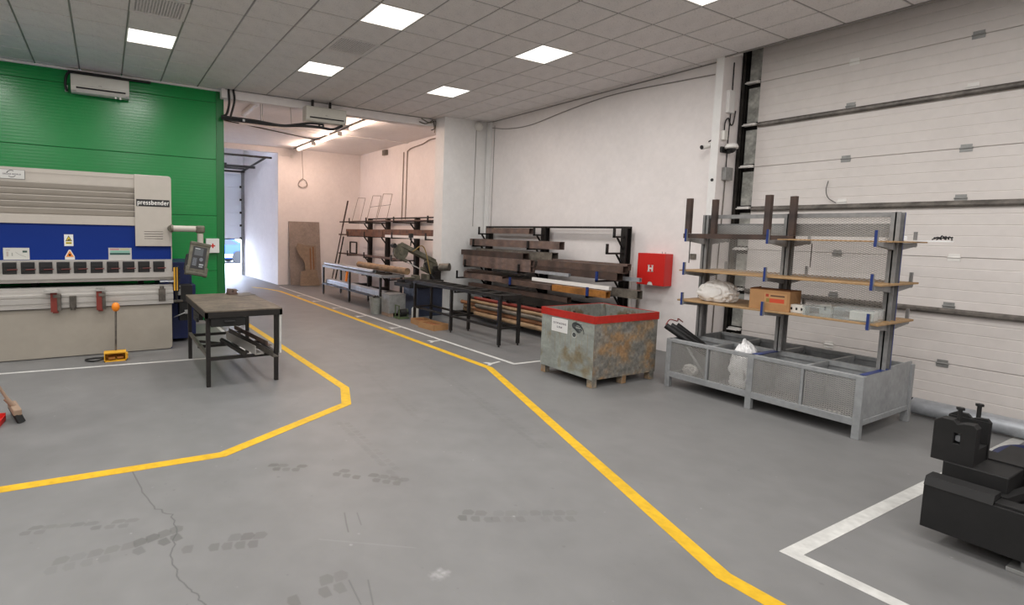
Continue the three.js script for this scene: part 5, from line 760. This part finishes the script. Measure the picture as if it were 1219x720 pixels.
solo('orange_bar', bar([6.28, 0.02, -14.9], [6.4, 0.55, -15.0], 0.06, 0.04), M.orange, 'orange bar standing behind the long roller bench', 'bar');
{ // square frames stacked at the rack end
  const t = thing('welded_square', 'small welded square of steel bars on rear rack end', 'steel square', [6.85, 1.08, -15.6]); part('frame', [bar([0, 0, -0.25], [0, 0, 0.25], 0.04), bar([0, 0.35, -0.25], [0, 0.35, 0.25], 0.04), bar([0, 0, -0.25], [0, 0.35, -0.25], 0.04), bar([0, 0, 0.25], [0, 0.35, 0.25], 0.04)], M.darkSteel, t);
}
solo('tall_board', [(() => { const g = B(-0.52, 0.52, 0, 2.06, -0.01, 0.01); return g.rotateX(-0.13); })()], M.plate, 'tall grey-brown board leaning on the rear wall', 'board', [5.67, 0.003, -16.66]);
{ const t = thing('cardboard_cutout', 'ragged brown cardboard cut-out leaning against tall board', 'cardboard', [5.68, 0.003, -16.42]);
  part('upper_piece', ext([[-0.12, 0.45], [0.05, 0.42], [0.24, 0.40], [0.27, 0.9], [0.26, 1.3], [0.2, 1.28], [-0.1, 1.3], [-0.33, 1.36], [-0.38, 1.2], [-0.3, 1.0], [-0.18, 0.85], [-0.12, 0.7]], 0.02).rotateX(-0.13), M.cardOld, t, 'upper curved piece'); part('fold', [B(0.06, 0.09, 0.45, 1.2, 0.0, 0.03), B(0.16, 0.19, 0.5, 1.25, 0, 0.03)].map((g) => g.rotateX(-0.13)), M.cardDark, t); part('lower_piece', ext([[-0.34, 0], [0.32, 0.0], [0.24, 0.5], [0.1, 0.52], [-0.28, 0.46]], 0.03).rotateX(-0.16).translate(0, 0.006, 0.1), M.cardOld, t, 'lower folded piece'); }
solo('cable_loop', [tube([[5.6, 4.3, -16.93], [5.61, 3.9, -16.93], [5.63, 3.45, -16.93], [5.52, 3.33, -16.92], [5.48, 3.2, -16.92], [5.62, 3.13, -16.92], [5.77, 3.2, -16.92], [5.74, 3.35, -16.92], [5.64, 3.42, -16.92]], 0.008, 70, 6), tube([[5.62, 3.44, -16.915], [5.5, 3.34, -16.91], [5.47, 3.22, -16.91], [5.6, 3.15, -16.91], [5.75, 3.22, -16.91], [5.73, 3.33, -16.91]], 0.008, 40, 6)], M.plate, 'coiled thin cable hanging on the rear wall', 'cable');
solo('wall_socket', [RB(5.23, 5.31, 4.06, 4.16, -16.95, -16.91, 0.006), rod([4.84, 4.12, -16.94], [5.23, 4.11, -16.94], 0.009, 6)], M.whitePlastic, 'small white box with cable high on rear wall', 'socket');
solo('wall_speaker', [RB(-0.1, 0, -0.08, 0.08, -0.11, 0.11, 0.01), B(-0.104, -0.1, -0.06, 0.06, -0.09, 0.09)], M.greyPipe, 'small dark box high on the wall in rear corner', 'speaker', [WX, 4.22, -15.0]);
solo('conduit', [rod([WX - 0.02, 2.15, -13.9], [WX - 0.02, 4.1, -13.85], 0.014, 8)], M.plate, 'thin straight conduit above the rear rack', 'conduit', [0, 0, 0], 0, 'conduits above rear rack');
solo('conduit', [rod([WX - 0.02, 2.15, -13.68], [WX - 0.02, 4.1, -13.64], 0.014, 8), tube([[WX - 0.02, 4.1, -13.64], [WX - 0.03, 4.16, -13.4], [WX - 0.02, 4.2, -12.8], [WX - 0.05, 4.26, -12.3], [WX - 0.02, 4.22, -11.6], [WX - 0.02, 4.28, -10.8]], 0.014, 40, 6)], M.plate, 'conduit bending along the wall above rear rack', 'conduit', [0, 0, 0], 0, 'conduits above rear rack');
solo('cable_bundle', [tube([[6.05, 4.2, -10.30], [6.2, 4.17, -10.28], [6.32, 4.22, -10.28], [6.40, 4.26, -10.29], [6.44, 4.1, -10.29], [6.36, 4.05, -10.29]], 0.012, 30, 6), tube([[6.1, 4.27, -10.29], [6.3, 4.2, -10.27], [6.46, 4.25, -10.27], [6.44, 4.0, -10.28]], 0.011, 30, 6)], M.greyPipe, 'tangled grey cables where the beam meets pillar', 'cable');
solo('ceiling_conduit', [rod([1.6, 4.335, -13.0], [5.25, 4.335, -14.75], 0.012, 6), rod([5.28, 4.335, -16.8], [5.28, 4.335, -10.6], 0.012, 6)], M.darkSteel, 'thin dark conduit crossing the rear ceiling', 'conduit');

renderer.render(scene, camera);
